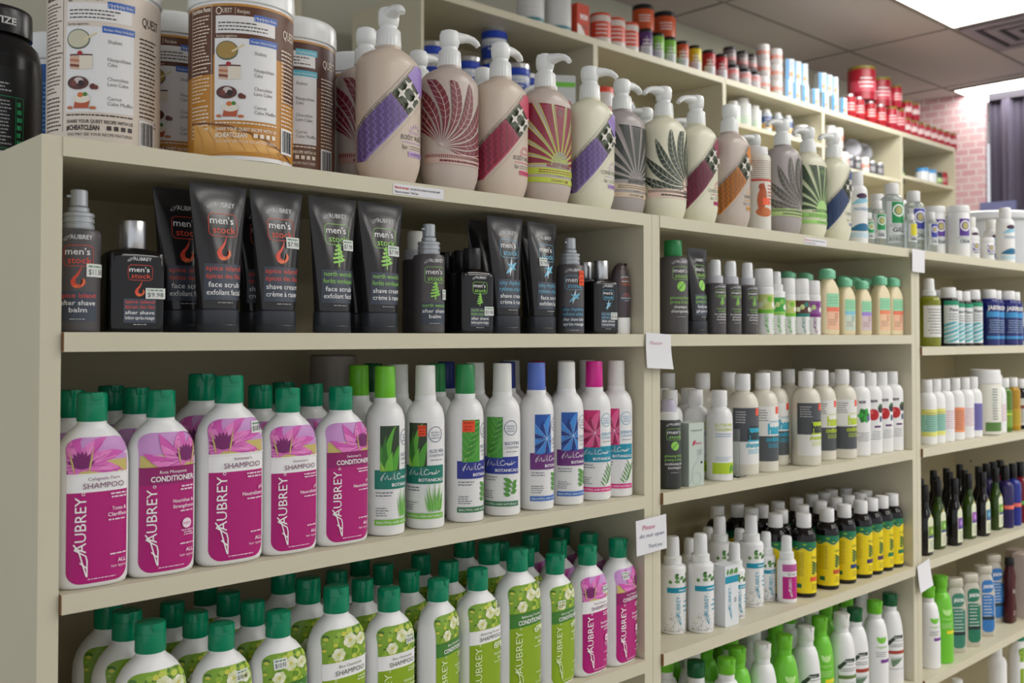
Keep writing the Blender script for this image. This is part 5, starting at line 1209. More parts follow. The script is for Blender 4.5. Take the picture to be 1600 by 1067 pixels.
# magenta and photo-label shelf (nearest unit, second gap)
line(A_MS1, 'leftmost magenta shampoo bottle', 146, ZB, .023, [A_MS2], lab='white bottle with magenta shampoo label on a white band, against the left side panel', group=g0, bg=gb)
line(A_MC1, 'magenta conditioner with round seal', 252, ZB, .023, [A_MC1, A_MC1], lab='magenta conditioner bottle with a small round white seal, second from the left panel', group=g0, bg=gb)
line(A_MS2, 'largest magenta shampoo bottle', 359, ZB, .023, [A_MS2], lab='largest magenta shampoo bottle on the shelf, price sticker at its flower picture', s=1.07, group=g0, bg=gb, extra=[PS(.022, .1375, '$18.98')])
line(A_MS2, 'smaller magenta shampoo bottle', 450, ZB, .023, [A_MS2, A_MS2], lab='smaller magenta shampoo bottle, right of the largest one', s=.99, sz=.985, group=g0, bg=gb)
line(A_MC2, 'rightmost magenta conditioner', 533, ZB, .023, [A_MC2, A_MC2], lab='magenta conditioner bottle next to the lime-capped aloe bottle', s=.985, sz=.98, group=g0, bg=gb)
TJ = Kind('plastic_tub', 'tub', [('tub_body', MB().loft([(0, .030, .030, 2), (.17, .031, .031, 2)], 40).mesh('tub_body', white)), ('lid', MB().loft([(.17, .032, .032, 2), (.172, .0335, .0335, 2), (.219, .0325, .0325, 2), (.221, .030, .030, 2)], 40).mesh('lid', mat('frosted_grey_lid', (168, 158, 148), .35, trans=.15, vary=.05)))], .033)
put(TJ, 'tall tub with a frosted grey lid behind the magenta conditioner bottles', 524, ZB, .200)
gm = 'round white bottles with photo labels and colour banners'; gmb = 'round white bottles standing behind the photo-label row'
for (k, px, lab, short, bk, wh) in (
    (M_AS, 602, 'lime-capped bottle with aloe photo and teal banner', 'lime-capped aloe bottle', ['lime'], 'white bottle with lime cap'),
    (M_AC, 665, 'clear-capped conditioner with aloe photo, orange sticker and teal banner', 'clear-capped aloe conditioner', ['clear', 'dkgreen'], 'tall-capped white bottle'),
    (M_BS, 727, 'green-capped bottle with leaf photo, orange sticker and navy banner', 'green-capped leaf bottle', ['leaf'], 'white bottle with leaf-green cap'),
    (M_BC, 785, 'clear-capped biotin conditioner with sprig of leaves below a navy banner', 'clear-capped biotin conditioner', ['clear', 'navy'], 'tall-capped white bottle'),
    (M_US, 838, 'periwinkle-capped bottle with blue flower photo and purple banner', 'periwinkle-capped bottle', ['navy'], 'white bottle with navy cap'),
    (M_UC, 885, 'clear-capped bottle with blue flower photo and purple banner', 'clear-capped blue flower bottle', ['red', 'clear'], 'tall-capped white bottle'),
    (M_KS, 931, 'pink-capped bottle with pink flower photo and turquoise banner', 'pink-capped bottle', ['clear'], 'white bottle with clear cap'),
    (M_KC, 977, 'clear-capped bottle with pink flower photo, last before the partition', 'last clear-capped pink flower bottle', ['clear'], 'white bottle with clear cap')):
    ex = []
    if k is M_AC: ex = [sticker(MP, -.021, .126, .010, .014, None, (240, 84, 50), (190, 30, 10), wrap=True)]
    if k is M_BS: ex = [sticker(MP, -.0130, .1275, .0165, .015, None, (240, 84, 50), (190, 30, 10), wrap=True)]
    line(k, short, px, ZB, .034, [MPL[b] for b in bk], lab=lab, dy=.062, group=gm, bg=gmb, what=wh, extra=ex)
# green and magenta lower shelf
gl = 'emerald-capped bottles on the lowest visible shelf'
for (k, px, s, lab, short, nb, st) in (
    (A_GS1, 239, 1.07, 'large green-label bottle at the lower left, emerald cap nearest the side panel', 'lower left large green-label bottle', 2, None),
    (A_GS1, 349, .98, 'small green-label bottle priced $10.48, second in the lower row', 'second green-label bottle', 2, (.014, .134, '$10.48')),
    (A_GC1, 437, .98, 'green-label bottle priced $10.93 with a dark green band, third in the lower row', 'third green-label bottle', 3, (-.010, .136, '$10.93')),
    (A_GS1, 527, 1.06, 'large green-label shampoo bottle without a price sticker', 'large green-label shampoo', 2, None),
    (A_GS1, 609, .98, 'small green-label shampoo bottle priced $10.48 right of the large plain one', 'small priced green-label shampoo', 2, (.018, .127, '$10.48')),
    (A_GC1, 690, .97, 'slim turned green-label conditioner with its white flank to the camera', 'slim turned conditioner', 3, None),
    (A_GS2, 742, .985, 'green-label GPB shampoo bottle with a white name band', 'GPB shampoo', 2, (.024, .140, '$11')),
    (A_GC2, 808, 1.07, 'tallest green-label GPB conditioner bottle with a dark green name band', 'tallest GPB conditioner', 2, None),
    (A_GC2, 872, .97, 'smaller green-label GPB conditioner priced $10.93 beside the magenta shampoo', 'smaller GPB conditioner', 2, (-.012, .121, '$10.93')),
    (A_MS3, 918, .985, 'magenta shampoo bottle priced $10.48 on the lowest shelf', 'lowest-shelf magenta shampoo', 2, (.018, .125, '$10.48')),
    (A_MC1, 966, .99, 'magenta conditioner bottle on the lowest shelf, touching the partition', 'lowest-shelf magenta conditioner', 2, (-.010, .137, '$10.93'))):
    line(k, short, px, ZC, .023, [k] * nb, lab=lab, s=s, group=gl, bg='green-capped bottles in the ranks of the lowest shelf', dy=.060, rz=(20 if px == 690 else (9 if px in (872, 966) else 3)), extra=([PS(*st)] if st else ()))
# charcoal men's shelf
gt = 'charcoal tubes standing on their caps'; gs = 'charcoal pump sprays'; gq = 'black glass after-shave bottles'
put(S_SI, 'charcoal pump spray with red lettering priced $11.58, touching the left side panel', 122, ZA, .030, group=gs)
put(Q_S, 'square black after-shave bottle with silver cap and $9.98 sticker', 208, ZA, .026, group=gq); put(Q_BS, 'black bottle with silver cap half hidden behind the $9.98 after-shave', 201, ZA, .066, group=gq)
put(T_SF, 'charcoal tube in shadow behind and left of the front face scrub tube', 283, ZA, .085, group=gt); put(T_SF, 'glossy face scrub tube with a flame emblem and no price sticker', 340, ZA, .030, group=gt)
put(T_SS, 'dark tube peeking out between the two flame-emblem tubes', 404, ZA, .090, group=gt); put(T_SS, 'flame-emblem shave cream tube priced in the upper right', 431, ZA, .030, group=gt)
put(T_NF, 'tree-emblem face scrub tube with green lettering', 519, ZA, .030, group=gt); put(T_BK, 'plain dark tube behind the two tree-emblem tubes', 566, ZA, .085, group=gt); put(T_NS, 'tree-emblem shave cream tube with green lettering', 594, ZA, .030, group=gt)
put(S_NW, 'green-lettered charcoal pump spray with a tree emblem', 670, ZA, .028, group=gs)
hz = mist('mist_spray_bottle', prof(.0185, .100, .005, .0150), greyp, None, ch=.028, cap=clearcap); put(hz, 'charcoal bottle with frosted cap behind the tree-emblem pump spray', 650, ZA, .075)
put(Q_N, 'square black after-shave bottle with black cap and green lettering', 738, ZA, .026, group=gq); put(Q_BB, 'black-capped bottle directly behind the green-lettered after-shave', 722, ZA, .062, group=gq); put(Q_BB, 'black-capped bottle third in line behind the green-lettered after-shave', 705, ZA, .098, group=gq)
put(T_BK, 'plain dark tube behind and left of the blue-lettered shave cream', 752, ZA, .085, group=gt); put(T_CS, 'blue-lettered shave cream tube with a dancer emblem', 789, ZA, .030, group=gt); put(T_BK, 'plain dark tube between the two blue-lettered tubes, set back', 836, ZA, .085, group=gt)
put(T_CF, 'blue-lettered face scrub tube with a price sticker left of its emblem', 847, ZA, .030, rz=6, s=.985, group=gt)
put(S_CR, 'blue-lettered charcoal pump spray with a plain orange sticker', 891, ZA, .028, group=gs)
put(Q_C, 'square black after-shave bottle with silver cap and blue lettering', 939, ZA, .026, s=.97, group=gq); put(Q_BS, 'silver-capped black bottle behind the blue-lettered after-shave', 924, ZA, .062, s=.97, group=gq)
put(D_1, 'rounded brown-grey bottle with white foot cap beside the partition', 978, ZA, .030); put(D_0, 'plain rounded bottle behind the brown-grey one with the white foot', 957, ZA, .070)

# tall pumps on the top board
PUR, PNK, MAR, ORG, BLE = (150, 122, 196), (196, 62, 92), (140, 34, 66), (214, 130, 30), (56, 84, 140)
dg, ol = (52, 60, 48), (70, 84, 56)
put_pump(pump_kind('taupe', lab_palm((122, 34, 46), (220, 200, 196), -.030, 1, (196, 150, 140), False)), 'palm-label pump bottle mostly hidden behind the leftmost purple one', 571, .128, nz=0)
put_pump(pump_kind('peach', lab_diag(PUR, 'BODY WASH', (190, 160, 214))), 'peach pump bottle with purple diagonal band, leftmost and nearest', 606, .040, s=1.0, nz=-104)
put_pump(pump_kind('taupe', lab_palm((116, 30, 42), (226, 206, 200), -.034, 1, (206, 176, 164), False)), 'pump bottle with dark red palm fronds', 702, .045, s=.975, nz=-20)
put_pump(pump_kind('peach', lab_diag(PNK, 'BODY WASH', (226, 80, 120), 'PASSION')), 'pump bottle with rose pink diagonal band', 782, .045, s=.985, nz=4)
put_pump(pump_kind('taupe', lab_rays((140, 34, 62), (200, 214, 70), (150, 146, 130), (190, 206, 60), 'BODY WASH')), 'pump bottle with maroon rays and lime outlines', 852, .045, s=.99, nz=-78)
put_pump(pump_kind('cream', lab_diag(PUR, 'CONDITIONER', (190, 160, 214))), 'cream white pump bottle with purple diagonal band', 922, .045, s=.99, nz=-40)
put_pump(pump_kind('grey', lab_rays((46, 52, 46), (176, 170, 166), (120, 112, 112), (206, 186, 160), 'SHAMPOO')), 'grey pump bottle with dark green rays', 977, .066, nz=-4)
put_pump(pump_kind('cream', lab_palm((44, 58, 40), (226, 226, 206), .030, -1, (236, 206, 190))), 'cream pump bottle with dark green palm fronds, nozzle to the left', 1034, .050, nz=170)
put_pump(pump_kind('cream', lab_diag(MAR, 'CONDITIONER', (190, 40, 100))), 'cream pump bottle with maroon diagonal band, nozzle to the left', 1089, .050, nz=172)
put_pump(pump_kind('grey', lab_diag(ORG, 'SHAMPOO', (226, 170, 60)), locked=True), 'grey pump bottle with orange diagonal band and no nozzle showing', 1141, .050, locked=True) if False else put_pump(pump_kind('taupe', lab_diag(ORG, 'SHAMPOO', (226, 170, 60)), locked=True), 'pump bottle with orange diagonal band and a closed head', 1141, .050)
put(K_N, 'off-white lotion bottle with brown figure and orange sticker between pump bottles', 1184, Z1, .050, s=1.10)
put_pump(pump_kind('grey', lab_palm((84, 82, 72), (190, 184, 170), .030, -1, (180, 206, 130), False)), 'greyish pump bottle with faint grey palm fronds', 1224, .050, nz=172)
put_pump(pump_kind('cream', lab_rays((52, 70, 44), (190, 224, 150), (170, 220, 130), (160, 216, 110), 'CONDITIONER')), 'pale pump bottle with green rays and light green half sun', 1265, .055, nz=170)
put_pump(pump_kind('cream', lab_diag(BLE, 'CONDITIONER', (150, 170, 196))), 'cream pump bottle with blue diagonal band', 1303, .050, nz=172)
gx = 'pump bottles in the second rank'
for px, Y, nz, l in ((650, .150, 0, 'plain pump bottle behind and right of the peach purple-band one'), (755, .150, 0, 'plain pump bottle behind the palm-frond one'), (858, .150, 150, 'plain pump bottle in the second rank behind the rays label'), (1010, .150, 150, 'plain pump bottle in the second rank behind the grey rays one'), (1075, .150, 165, 'plain pump bottle in the second rank behind the green palm one'), (1180, .150, 168, 'plain pump bottle in the second rank behind the orange-band one')):
    e = put(Kind('pump_bottle', 'bottle', [('bottle_body', pb['cream'])], .04), l, px, Z1, Y, group=gx, s=.97); obj('pump', pump_open, e, rz=nz)

# canisters on the top board, left
gj = 'white-lidded powder canisters'
put(DJ, 'black powder tub with green-edged panel at the top left corner', -20, Z1, .30, s=.817, free=False)
put(BJ, 'blue-labelled canister peeking out left of the beige one', 98, Z1, .44, group=gj, s=1.13)
put(QV, 'beige canister with a recipe panel, first white-lidded one', 160, Z1, .133, group=gj, s=1.03)
put(QG, 'gold and brown canister half hidden between the two front canisters', 266, Z1, .225, group=gj, s=1.02)
put(QG, 'large gold and brown canister with recipe panel and pastry picture', 375, Z1, .062, group=gj, s=1.02)
put(QC, 'chocolate brown canister with light blue tabs, right of the gold one', 450, Z1, .140, group=gj, s=1.02)
put(QC, 'brown canister behind the leftmost pump bottles', 562, Z1, .225, group=gj, s=1.05)
put(plain_jar(.050, .150, mat('clear_grey_jar', (190, 196, 204), .3, vary=.05), clearcap, .03), 'pale grey canister far back behind the gold canister', 468, Z1, .50, s=1.12)

# clear gels at the far end of the top board
put(K_M, 'white bottle with blue wave label and small purple oval, beside the blue-band pump', 1339, Z1, .045)
gg = 'clear skin gel bottles'
for k, px, Y, l in ((K_GT, 1358, .045, 'tiny clear bottle with a green label'), (K_GS, 1372, .075, 'small clear gel bottle with green label, left of the big one'), (K_GS, 1385, .110, 'small clear gel bottle half hidden behind the big green gel'), (K_G, 1398, .060, 'large clear gel bottle with green square'), (K_Y, 1421, .030, 'tiny bottle with yellow label in front of the blue one'), (K_B, 1429, .085, 'large clear oil bottle with blue square'), (K_BS, 1456, .045, 'small clear bottle with blue square')):
    put(k, l, px, Z1, Y, group=gg)
for k, px, Y, l in ((K_P, 1467, .090, 'tall white jar with purple square, left one'), (K_P, 1493, .060, 'tall white jar with purple square, right one'), (K_PS, 1520, .040, 'squat white jar with purple square, left one'), (K_PS, 1543, .035, 'squat white jar with purple square, right one')): put(k, l, px, Z1, Y, group='purple square jars')
put(K_MS, 'white wave-label bottle behind the squat purple jars', 1518, Z1, .125); put(K_M, 'white wave-label bottle with purple oval beside the tub', 1572, Z1, .060); put(K_MS, 'white wave-label bottle between the squat jars and the right one', 1550, Z1, .110)
put(K_G, 'clear gel bottle in the rear rank behind the green square gel', 1372, Z1, .170, group=gg); put(K_B, 'clear bottle in the rear rank behind the blue square oil', 1408, Z1, .180, group=gg)
put(BUCK, 'big frosted tub with a wide rounded lid at the right edge', 1590, Z1, .330, s=1.0)

# middle unit, upper gap
put(GB, 'grey bottle with a green cap at the left of the middle unit', 1052, ZA, .032)
put(T_GG, 'charcoal tube leaning sideways against the grey green-capped bottle', 1090, ZA, .032, rz=4, s=.90)
gmm = 'small grey mist sprays with clear caps'
for px, l in ((1117, 'left of three'), (1142, 'middle one of three'), (1168, 'right of three')): put(GM, 'small grey mist spray with clear cap, ' + l, px, ZA, .030, group=gmm); put(GM, 'grey mist spray standing behind the %s grey mist sprays' % l, 0, ZA, .075, group=gmm, X=X_at(px, 1.03))
put(D_G, 'white roll-on with pale green fruit picture', 1193, ZA, .028, s=1.12); put(D_M, 'white mist spray with bright green leaf picture', 1213, ZA, .030); put(D_G, 'smaller white roll-on behind the leaf-picture mist spray', 1231, ZA, .040); put(D_T, 'white roll-on with brown and teal picture', 1250, ZA, .030); put(D_P, 'white roll-on with purple flower picture', 1269, ZA, .032)
gc_ = 'cream lotions with mint caps'
for k, px, s, l in ((C_R, 1293, 1.0, 'cream lotion with mint cap and red-orange band, leftmost and tallest'), (C_B, 1321, .88, 'cream lotion with mint cap and blue label'), (C_V, 1347, .86, 'cream lotion with mint cap and violet band'), (C_O, 1375, .96, 'cream lotion with mint cap and orange band, second from the joint'), (C_R, 1402, .95, 'cream lotion with mint cap and orange band, last before the joint')):
    put(k, l, px, ZA, .030, s=s, rz=-8, group=gc_)
for k, px, l in ((C_O, 1232, 'mint cap rising behind the white mist spray'), (C_O, 1259, 'mint cap rising behind the brown and teal roll-on'), (C_V, 1318, 'mint cap behind the blue-label cream lotion'), (C_B, 1345, 'mint cap behind the violet-band cream lotion'), (C_O, 1365, 'mint cap behind the second last cream lotion')): put(k, l, px, ZA, .095, s=.97, group=gc_)
# middle gap
put(DSM, 'dark mist bottle with leaf emblem at the left end of the middle unit', 1044, ZB, .024, s=1.0); put(NB, 'pale green carton with a red leaf mark', 1077, ZB, .020, rz=-6)
gw = 'white bottles with gluten-free lettering'
line(GFB, 'left gluten-free bottle', 1088, ZB, .062, [GFB, H_0], lab='white bottle with lime foot band, left one behind the pale carton', group=gw, bg=gw, what='white-capped bottle', dy=.055)
line(GFB, 'right gluten-free bottle', 1121, ZB, .034, [GFB, H_0], lab='white bottle with lime foot band, right one', group=gw, bg=gw, what='white-capped bottle', dy=.060)
put(GFB, 'white bottle at the very left behind the dark mist bottle', 1058, ZB, .090, group=gw)
put(Kind('display_holder', 'holder', [('holder_panel', MB().box(-.002, -.02, 0, .0, .03, .085).box(-.002, -.02, 0, .020, .03, .002).mesh('holder_panel', mat('clear_acrylic', (240, 244, 244), .05, trans=.92, ior=1.3), smooth=False))], .02), 'clear acrylic holder between the lime-band bottle and the grey-label shampoo', 1144, ZB, .022)
gh = 'large hair bottles with grey and bright labels'
for k, px, Y, l, sh in ((H_1, 1154, .036, 'hair bottle with grey top panel, turquoise patch and white lower panel', 'grey and turquoise hair bottle'), (H_2, 1191, .036, 'white-topped hair bottle with turquoise lettering, front one', 'front turquoise hair bottle'), (H_2, 1214, .070, 'white-topped hair bottle with turquoise lettering, set back one', 'set-back turquoise hair bottle'), (H_3, 1251, .036, 'hair bottle with grey top panel and lime patch', 'grey and lime hair bottle'), (H_4, 1283, .050, 'white-topped hair bottle with lime lettering, left one', 'left lime hair bottle'), (H_4, 1315, .036, 'white-topped hair bottle with lime lettering, right one', 'right lime hair bottle')):
    line(k, sh, px, ZB, Y, [H_0] if Y < .06 else [], lab=l, group=gh, bg='unlabelled hair bottles in the second rank', what='white-capped natural bottle', dy=.075)
for k, px, l, sh in ((N_M, 1340, 'white lotion bottle with mint leaf picture', 'mint leaf lotion'), (N_F, 1361, 'white lotion bottle with red fruit, left of three', 'left fruit lotion'), (N_F, 1385, 'white lotion bottle with red fruit, middle of three', 'middle fruit lotion'), (N_F, 1409, 'white lotion bottle with red fruit, last before the joint', 'last fruit lotion')):
    line(k, sh, px, ZB, .034, [N_0], lab=l, group='white fruit lotions', bg='white lotions in the second rank', what='white lotion bottle', dy=.06)
# third gap: white mists and yellow labels
gwm = 'white mist bottles with turquoise bands'
for k, px, Y, s, l in ((W_T, 1050, .062, .98, 'tall white mist bottle with turquoise band, far left and set back'), (W_T, 1093, .034, 1.0, 'tall white mist bottle with turquoise band, nearest the shelf edge'), (W_M, 1146, .040, 1.0, 'small white mist bottle behind the small carton'), (W_T, 1172, .066, 1.02, 'tall white mist bottle right of the small carton'), (W_M, 1200, .062, .97, 'small white mist bottle half hidden left of the magenta one')): put(k, l, px, ZC, Y, s=s, group=gwm)
put(W_T, 'tall white mist bottle in the rear rank behind the carton', 1123, ZC, .110, group=gwm); put(W_0, 'white mist bottle deep behind the two left tall mists', 1076, ZC, .120, group=gwm); put(W_0, 'white mist bottle deep behind, right of the carton', 1154, ZC, .110, group=gwm); put(W_0, 'white mist bottle deep behind the carton', 1105, ZC, .160, group=gwm)
put(W_P, 'small white mist bottle with magenta label', 1222, ZC, .040, s=.98); put(CT, 'small white carton with turquoise band and leaf print', 1131, ZC, .026, rz=-4)
gy_ = 'dark bottles with yellow labels and white caps'
nm7 = ('orange bar, leftmost', 'rust orange bar', 'navy bar', 'violet bar', 'plum bar', 'green bar', 'green bar touching the partition')
for i, px in enumerate((1254, 1290, 1317, 1346, 1369, 1388, 1407)):
    line(Y_K[i], 'yellow label with %s' % nm7[i], px, ZC, .036, [Y_K[i], Y_K[i]], lab='dark bottle with yellow label and ' + nm7[i] + ', front row', group=gy_, bg=gy_, what='dark bottle', dy=.056)
for i, (px, Y) in enumerate(((1213, .075), (1180, .150), (1155, .180), (1120, .205))): put(Y_K[0], 'yellow-labelled dark bottle behind the white mists, number %d going left' % (i + 1) if False else 'yellow-labelled dark bottle ' + ('just left of the front row', 'behind the magenta mist bottle', 'behind the tall right mist bottle', 'behind the small carton, at the back')[i], px, ZC, Y, group=gy_)
# lowest gap of the middle unit
gv = 'lime and white body bottles with flip caps'
lowv = (V_W, 'lime-capped white', 1040, .120), (V_D, 'dark green-capped', 1078, .075), (V_W, 'lime-capped white', 1122, .034), (V_G, 'lime', 1153, .050), (V_N, 'clear-capped white', 1185, .034), (V_G, 'lime', 1222, .034), (V_N, 'clear-capped white', 1256, .034), (V_G, 'lime', 1282, .050), (V_N, 'clear-capped white', 1307, .034), (V_D, 'dark green-capped white', 1332, .034), (V_W, 'lime-capped white', 1363, .034), (V_D, 'dark green-capped white', 1387, .040)
ds = ('at the far left', 'second from the left', 'third from the left', 'fourth from the left', 'fifth from the left', 'sixth from the left', 'below the small magenta mist bottle', 'below the leftmost orange-bar bottle', 'below the rust-bar bottle', 'with a rust brown band', 'with a violet band', 'last before the joint')
for i, (k, c, px, Y) in enumerate(lowv):
    sh = '%s bottle %s' % (c, ds[i])
    line(k, sh, px, ZD, Y, [(V_G, V_W, V_N)[i % 3], (V_W, V_N, V_G)[i % 3]], lab=sh , group=gv, bg=gv, what='body bottle', dy=.068)
# last unit
put(O_S, 'olive yellow spray bottle with pale label beside the joint', 1452, ZA3, .036); put(O_S, 'olive yellow bottle set back behind the one beside the joint', 1442, ZA3, .090)
for i, px in enumerate((1477, 1492, 1505, 1520)): put(F_A, 'face wash bottle with teal stripes, ' + ('first', 'second', 'third', 'fourth')[i] + ' from the olive bottle', px, ZA3, (.034, .036, .038, .034)[i], s=(1, .96, .96, 1)[i], group='teal striped face wash bottles'); put(F_A, 'face wash bottle behind the %s striped one' % ('first', 'second', 'third', 'fourth')[i], 0, ZA3, .100, group='teal striped face wash bottles', X=X_at(px, 1.03))
for i, px in enumerate((1545, 1558, 1570, 1583)): put(J_B, 'cobalt blue mouthwash bottle, ' + ('first', 'second', 'third', 'fourth')[i] + ' counting from the striped bottles', px, ZA3, .034 + .012 * (i % 2), s=1.02, group='cobalt mouthwash bottles'); put(J_B, 'cobalt bottle behind the %s mouthwash bottle' % ('first', 'second', 'third', 'fourth')[i], 0, ZA3, .105, group='cobalt mouthwash bottles', X=X_at(px, 1.03))
put(L_V, 'small white tube with dark cap at the right edge beside the cobalt bottles', 1599, ZA3, .036, s=.6)
for i, (k, px, l) in enumerate(((L_Y, 1447, 'white lotion with mint and yellow label, left one'), (L_Y, 1459, 'white lotion with mint and yellow label, right one'), (L_W, 1474, 'white lotion with plain text label'), (L_O, 1490, 'white lotion with orange panel'), (L_W, 1505, 'white lotion with red dot text'), (L_V, 1518, 'white lotion with violet panel'), (L_J, 1540, 'tall off-white jar with green foot label'), (L_W, 1557, 'white lotion behind the tall off-white jar'), (L_G, 1566, 'clear bottle of green body oil'), (L_A, 1580, 'clear bottle of amber body oil'), (L_D, 1593, 'dark bottle with cream and brown label'))):
    put(k, l, px, ZB, .034, group='lotions in the last unit', s=1.25 if k is L_J else 1.0)
for i, (k, px, l) in enumerate(((A_D, 1443, 'dark'), (A_L, 1463, 'green glass'), (A_P, 1489, 'dark purple-label'), (A_GP, 1511, 'green purple-label'), (A_B, 1533, 'dark teal-label'), (A_L, 1553, 'green white-label'))):
    nn = ('by the joint', 'second from the joint', 'third from the joint', 'fourth from the joint', 'fifth from the joint', 'sixth from the joint')[i]
    line(k, '%s flask bottle %s' % (l, nn), px, ZC + .003, .030 + .01 * (i % 2), [A_D, A_D], lab='%s flask bottle with tall black cap, %s' % (l, nn), group='black-capped bath flasks', bg='black-capped bath flasks', what='dark flask', dy=.045)
for i, (k, px, l) in enumerate(((X_P, 1568, 'indigo'), (X_B, 1580, 'royal blue'), (X_R, 1592, 'deep red'))):
    line(k, l + ' bottle', px, ZC + .003, .034, [k], lab=l + ' bottle with tall black cap and bright band', group='coloured hair gel bottles', bg='coloured hair gel bottles', what='black-capped bottle', dy=.05, s=1.10)
ZD3 = ZD - .006
put(V_W, 'white body bottle beside the joint in the last unit', 1446, ZD3, .036, s=.96); put(V_G, 'lime green body bottle in the last unit', 1465, ZD3, .034, s=1.04)
for k, px, Y, l in ((J_A, 1486, .040, 'pearl shampoo bottle turned sideways with teal edge label'), (J_G, 1510, .034, 'pearl shampoo bottle with big green panel'), (J_U, 1532, .045, 'pearl shampoo bottle with blue panel, left one'), (J_U, 1550, .075, 'pearl shampoo bottle with blue panel, right one')): put(k, l, px, ZD3, Y, rz=-38, group='pearl shampoo bottles', s=.98)
put(L_M, 'maroon hourglass shampoo bottle', 1570, ZD3, .050); put(B_1, 'greige hair colour carton at the right edge', 1589, ZD3, .070); put(B_2, 'pale rose carton at the right edge, in front of the greige one', 1604, ZD3, .030)
put(L_V, 'white bottle on the bottom shelf below the pearl bottles, left one', 1490, ZE + .02, .05); put(A_GS1, 'green-capped white bottle on the bottom shelf of the last unit', 1586, ZE + .02, .05); put(N_0, 'white bottle on the bottom shelf between the others', 1552, ZE + .02, .06)

# ------------------------------------------------------------------ the tall cabinets' stock
def far(k, label, px, z, dY=.10, **kw): return put(k, label, px, z, FY + dY, group=kw.pop('group', 'jars and cartons on top of the wall cabinets'), **kw)
ZT = 1.243
for k, px, l in ((F_WC, 829, 'white canister, leftmost on the cabinet top'), (F_WC, 872, 'white canister second on the cabinet top'), (F_RB, 904, 'tall red and white carton on the cabinet top'), (F_WR, 939, 'white canister with red lid, leftmost'), (F_WR, 964, 'white canister with red pattern, second'), (F_WR, 985, 'white canister with red pattern, third')): far(k, l, px, ZT, .09)
for k, px, l in ((F_PU, 1005, 'silver-footed purple jar'), (F_LI, 1028, 'lime jar, left one'), (F_LI, 1047, 'lime jar, right one'), (F_OR, 1067, 'orange jar with silver foot'), (F_YE, 1087, 'yellow jar with silver foot'), (F_RE, 1109, 'red jar, left one'), (F_RE, 1128, 'red jar, right one')): far(k, l + ' on the cabinet top', px, ZT, .06)
far(F_OT, 'squat orange jar stacked on the purple jar', 1006, ZT + .132, .09); far(F_OT, 'wide orange jar stacked above the lime jars', 1039, ZT + .132, .11, s=1.1)
for i, px in enumerate((1146, 1165, 1180)): far(F_GR, ('grey jar with pink rim, first', 'grey jar with pink rim, second', 'grey jar with pink rim, third')[i], px, ZT, .06); far(F_DG, 'dull grey jar stacked on the %s pink-rimmed jar' % ('first', 'second', 'third')[i], px - 4, ZT + .097, .08)
for i, px in enumerate((1190, 1210)):
    for j in range(3): far(F_PI, 'white and coral tin, %s of the %s tower' % (('bottom', 'middle', 'top')[j], ('left', 'right')[i]), px + 4, ZT + .1145 * j * .72, .05, s=1.05, sz=.72)
for i, px in enumerate((1231, 1243, 1257, 1273, 1288, 1303, 1317)): far(F_MC, 'blue and white drink carton, %s in the row' % ('first', 'second', 'third', 'fourth', 'fifth', 'sixth', 'seventh')[i], px, ZT, .05, s=.78, rz=-20)
for i, px in enumerate((1232, 1240, 1248)): far(F_MC, 'drink carton laid on the left cartons, %s of three' % ('left', 'middle', 'right')[i], px + 4, ZT + .1065, .07, s=.9, rz=-30)
for i, px in enumerate((1286, 1294, 1301)): far(F_MC, 'drink carton set atop the right cartons, %s of three' % ('left', 'middle', 'right')[i], px, ZT + .1065, .08, s=.85, rz=-30)
for i, px in enumerate((1329, 1343, 1361, 1377)): far(F_RS, 'red bottle with silver cap, ' + ('first', 'second', 'third', 'fourth')[i], px, ZT, .06, s=1.1)
for i, px in enumerate((1394, 1406)): far(F_RJ, 'red jar with olive lid, ' + ('taller left', 'taller right')[i], px, ZT, .06, s=1.15)
for i, px in enumerate((1417, 1428, 1439, 1449, 1459, 1469, 1479, 1489)): far(F_RM, 'small red jar with olive lid, ' + ('first', 'second', 'third', 'fourth', 'fifth', 'sixth', 'seventh', 'last')[i] + ' in the end row', px, ZT, .06, s=1.02)
far(F_RBG, 'big red jar with gold lid, left one', 1349, ZT + .1485, .10, s=.95); far(F_RBG, 'big red jar with gold lid, right one', 1378, ZT + .1485, .11, s=.85); far(F_RJ, 'red jar stacked on the tall olive-lidded ones', 1400, ZT + .153, .06, s=1.05)
far(F_RM, 'red jar stacked above the end row, left', 1419, ZT + .1145, .06); far(F_RM, 'red jar stacked above the end row, right', 1431, ZT + .1145, .06)
# inside the bays
gi = 'stock inside the wall cabinets'
for i, (px, dY) in enumerate(((674, .08), (738, .14), (712, .24), (806, .08), (838, .16), (766, .10))): far(F_BT, 'silver-lidded blue and white tub, ' + ('first by the cabinet side', 'second, set back', 'third, deepest', 'fourth, near the tea carton', 'fifth beside the tea carton', 'sixth between pump heads')[i], px, .93, dY, group=gi)
far(F_BT, 'silver-lidded tub stacked highest, above the pink-band pump', 772, .93 + .146, .14, group=gi); far(F_BX, 'white tea carton with lime green stripe', 886, .93, .13, group=gi, s=1.05, rz=-35)
RT_ = Kind('display_tray', 'tray', [('tray_body', MB().box(-.20, -.07, 0, .20, .07, .012).mesh('tray_body', mat('red_plastic_tray', (206, 40, 60), .4, vary=.04), smooth=False))], .2)
far(F_RT, 'white canister with red-orange lid', 944, .93, .10, group=gi); far(F_PB, 'small bottle with printed label right of the red-lidded canister', 985, .93, .09, group=gi); far(F_DK, 'dark printed jar between pump heads, left', 1003, .93, .12, group=gi); far(F_DK, 'dark printed jar between pump heads, right', 1043, .93, .10, group=gi)
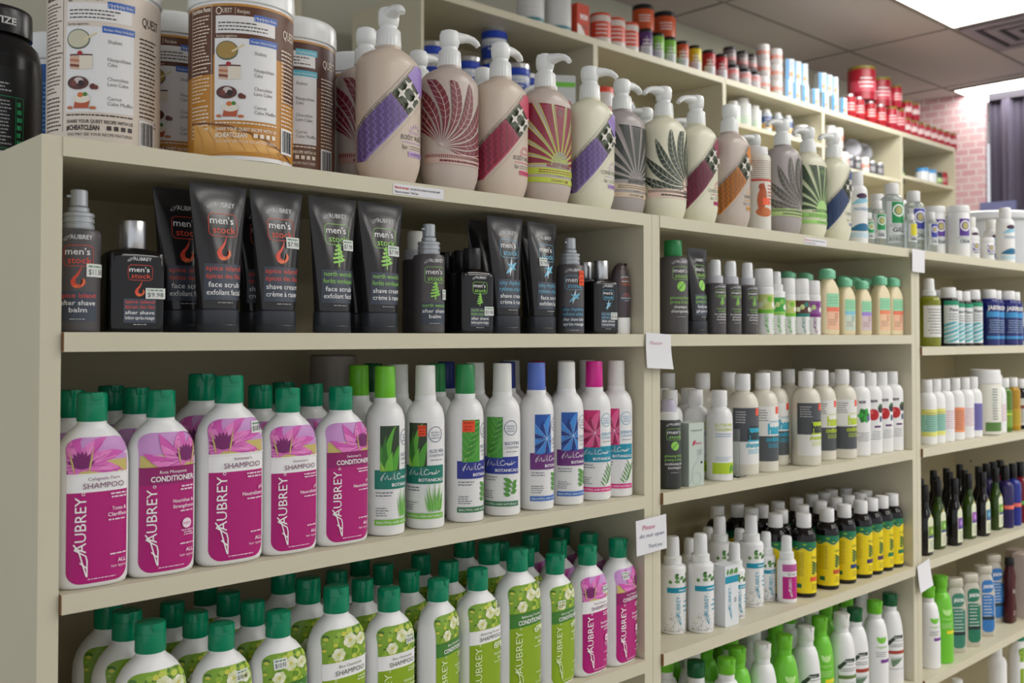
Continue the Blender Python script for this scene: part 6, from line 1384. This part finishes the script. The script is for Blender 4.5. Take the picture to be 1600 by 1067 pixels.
for i, (k, px) in enumerate(((F_WB, 1147), (F_WB, 1162), (F_WB, 1180))): far(k, 'round white bottle, ' + ('first', 'second', 'third')[i] + ' inside the third cabinet', px, 1.045, .09, group=gi, s=(.95, 1.15, 1.0)[i])
for i, px in enumerate((1199, 1216, 1232)): far(F_PB, 'slim printed bottle, ' + ('first', 'second', 'third')[i] + ' inside the third cabinet', px, 1.045, .08, group=gi, s=1.15)
far(F_WJ, 'squat white jar, left one by the cabinet post', 1252, 1.045, .10, group=gi); far(F_WJ, 'squat white jar, right one by the cabinet post', 1270, 1.045, .10, group=gi)
for i, px in enumerate((1298, 1310)):
    for j in range(2): far(F_PI, 'coral tin, %s of the %s pair inside the fourth cabinet' % (('lower', 'upper')[j], ('left', 'right')[i]), px, .95 + .115 * j, .07, group=gi)
for i, px in enumerate((1318, 1328, 1340, 1352, 1363, 1375)): far((F_PI, F_DK, F_DK)[i % 3], 'small tin in the low row, ' + ('first', 'second', 'third', 'fourth', 'fifth', 'sixth')[i] + ' inside the fourth cabinet', px, .95, .06, group=gi, s=.85)
far(F_GN, 'dark green tin, left one inside the fourth cabinet', 1392, .95, .08, group=gi, s=1.2); far(F_GN, 'dark green tin, right one inside the fourth cabinet', 1402, .95, .08, group=gi, s=1.2)
for i, px in enumerate((1334, 1351, 1364)):
    e = far(PLATE, 'round grey plate standing on edge, ' + ('left', 'middle', 'right')[i], px, 1.127, .17 + .02 * i, group='round grey plates', free=False); e.rotation_euler = (radians(80), 0, radians(-32)); e.scale = (.65, .65, .65)
tall_sh = box_mesh('plate_shelf', cream, (0, 0, 0, .86, .22, .014)); o = obj('plate_rack', tall_sh, None, (FX + 3 * FW + .02, FY + .15, EYE + 1.050)); tag(o, 'narrow inner shelf carrying the round grey plates', 'shelf')
for i, (k, px) in enumerate(((F_BL, 1443), (F_BL, 1455), (F_GN, 1467), (F_RED, 1484))): far(k, ('white jar with sky blue lid, left', 'white jar with sky blue lid, right', 'dark green tin in the end cabinet', 'dark red tin in the end cabinet')[i], px, .985, .07, group=gi)

settle()
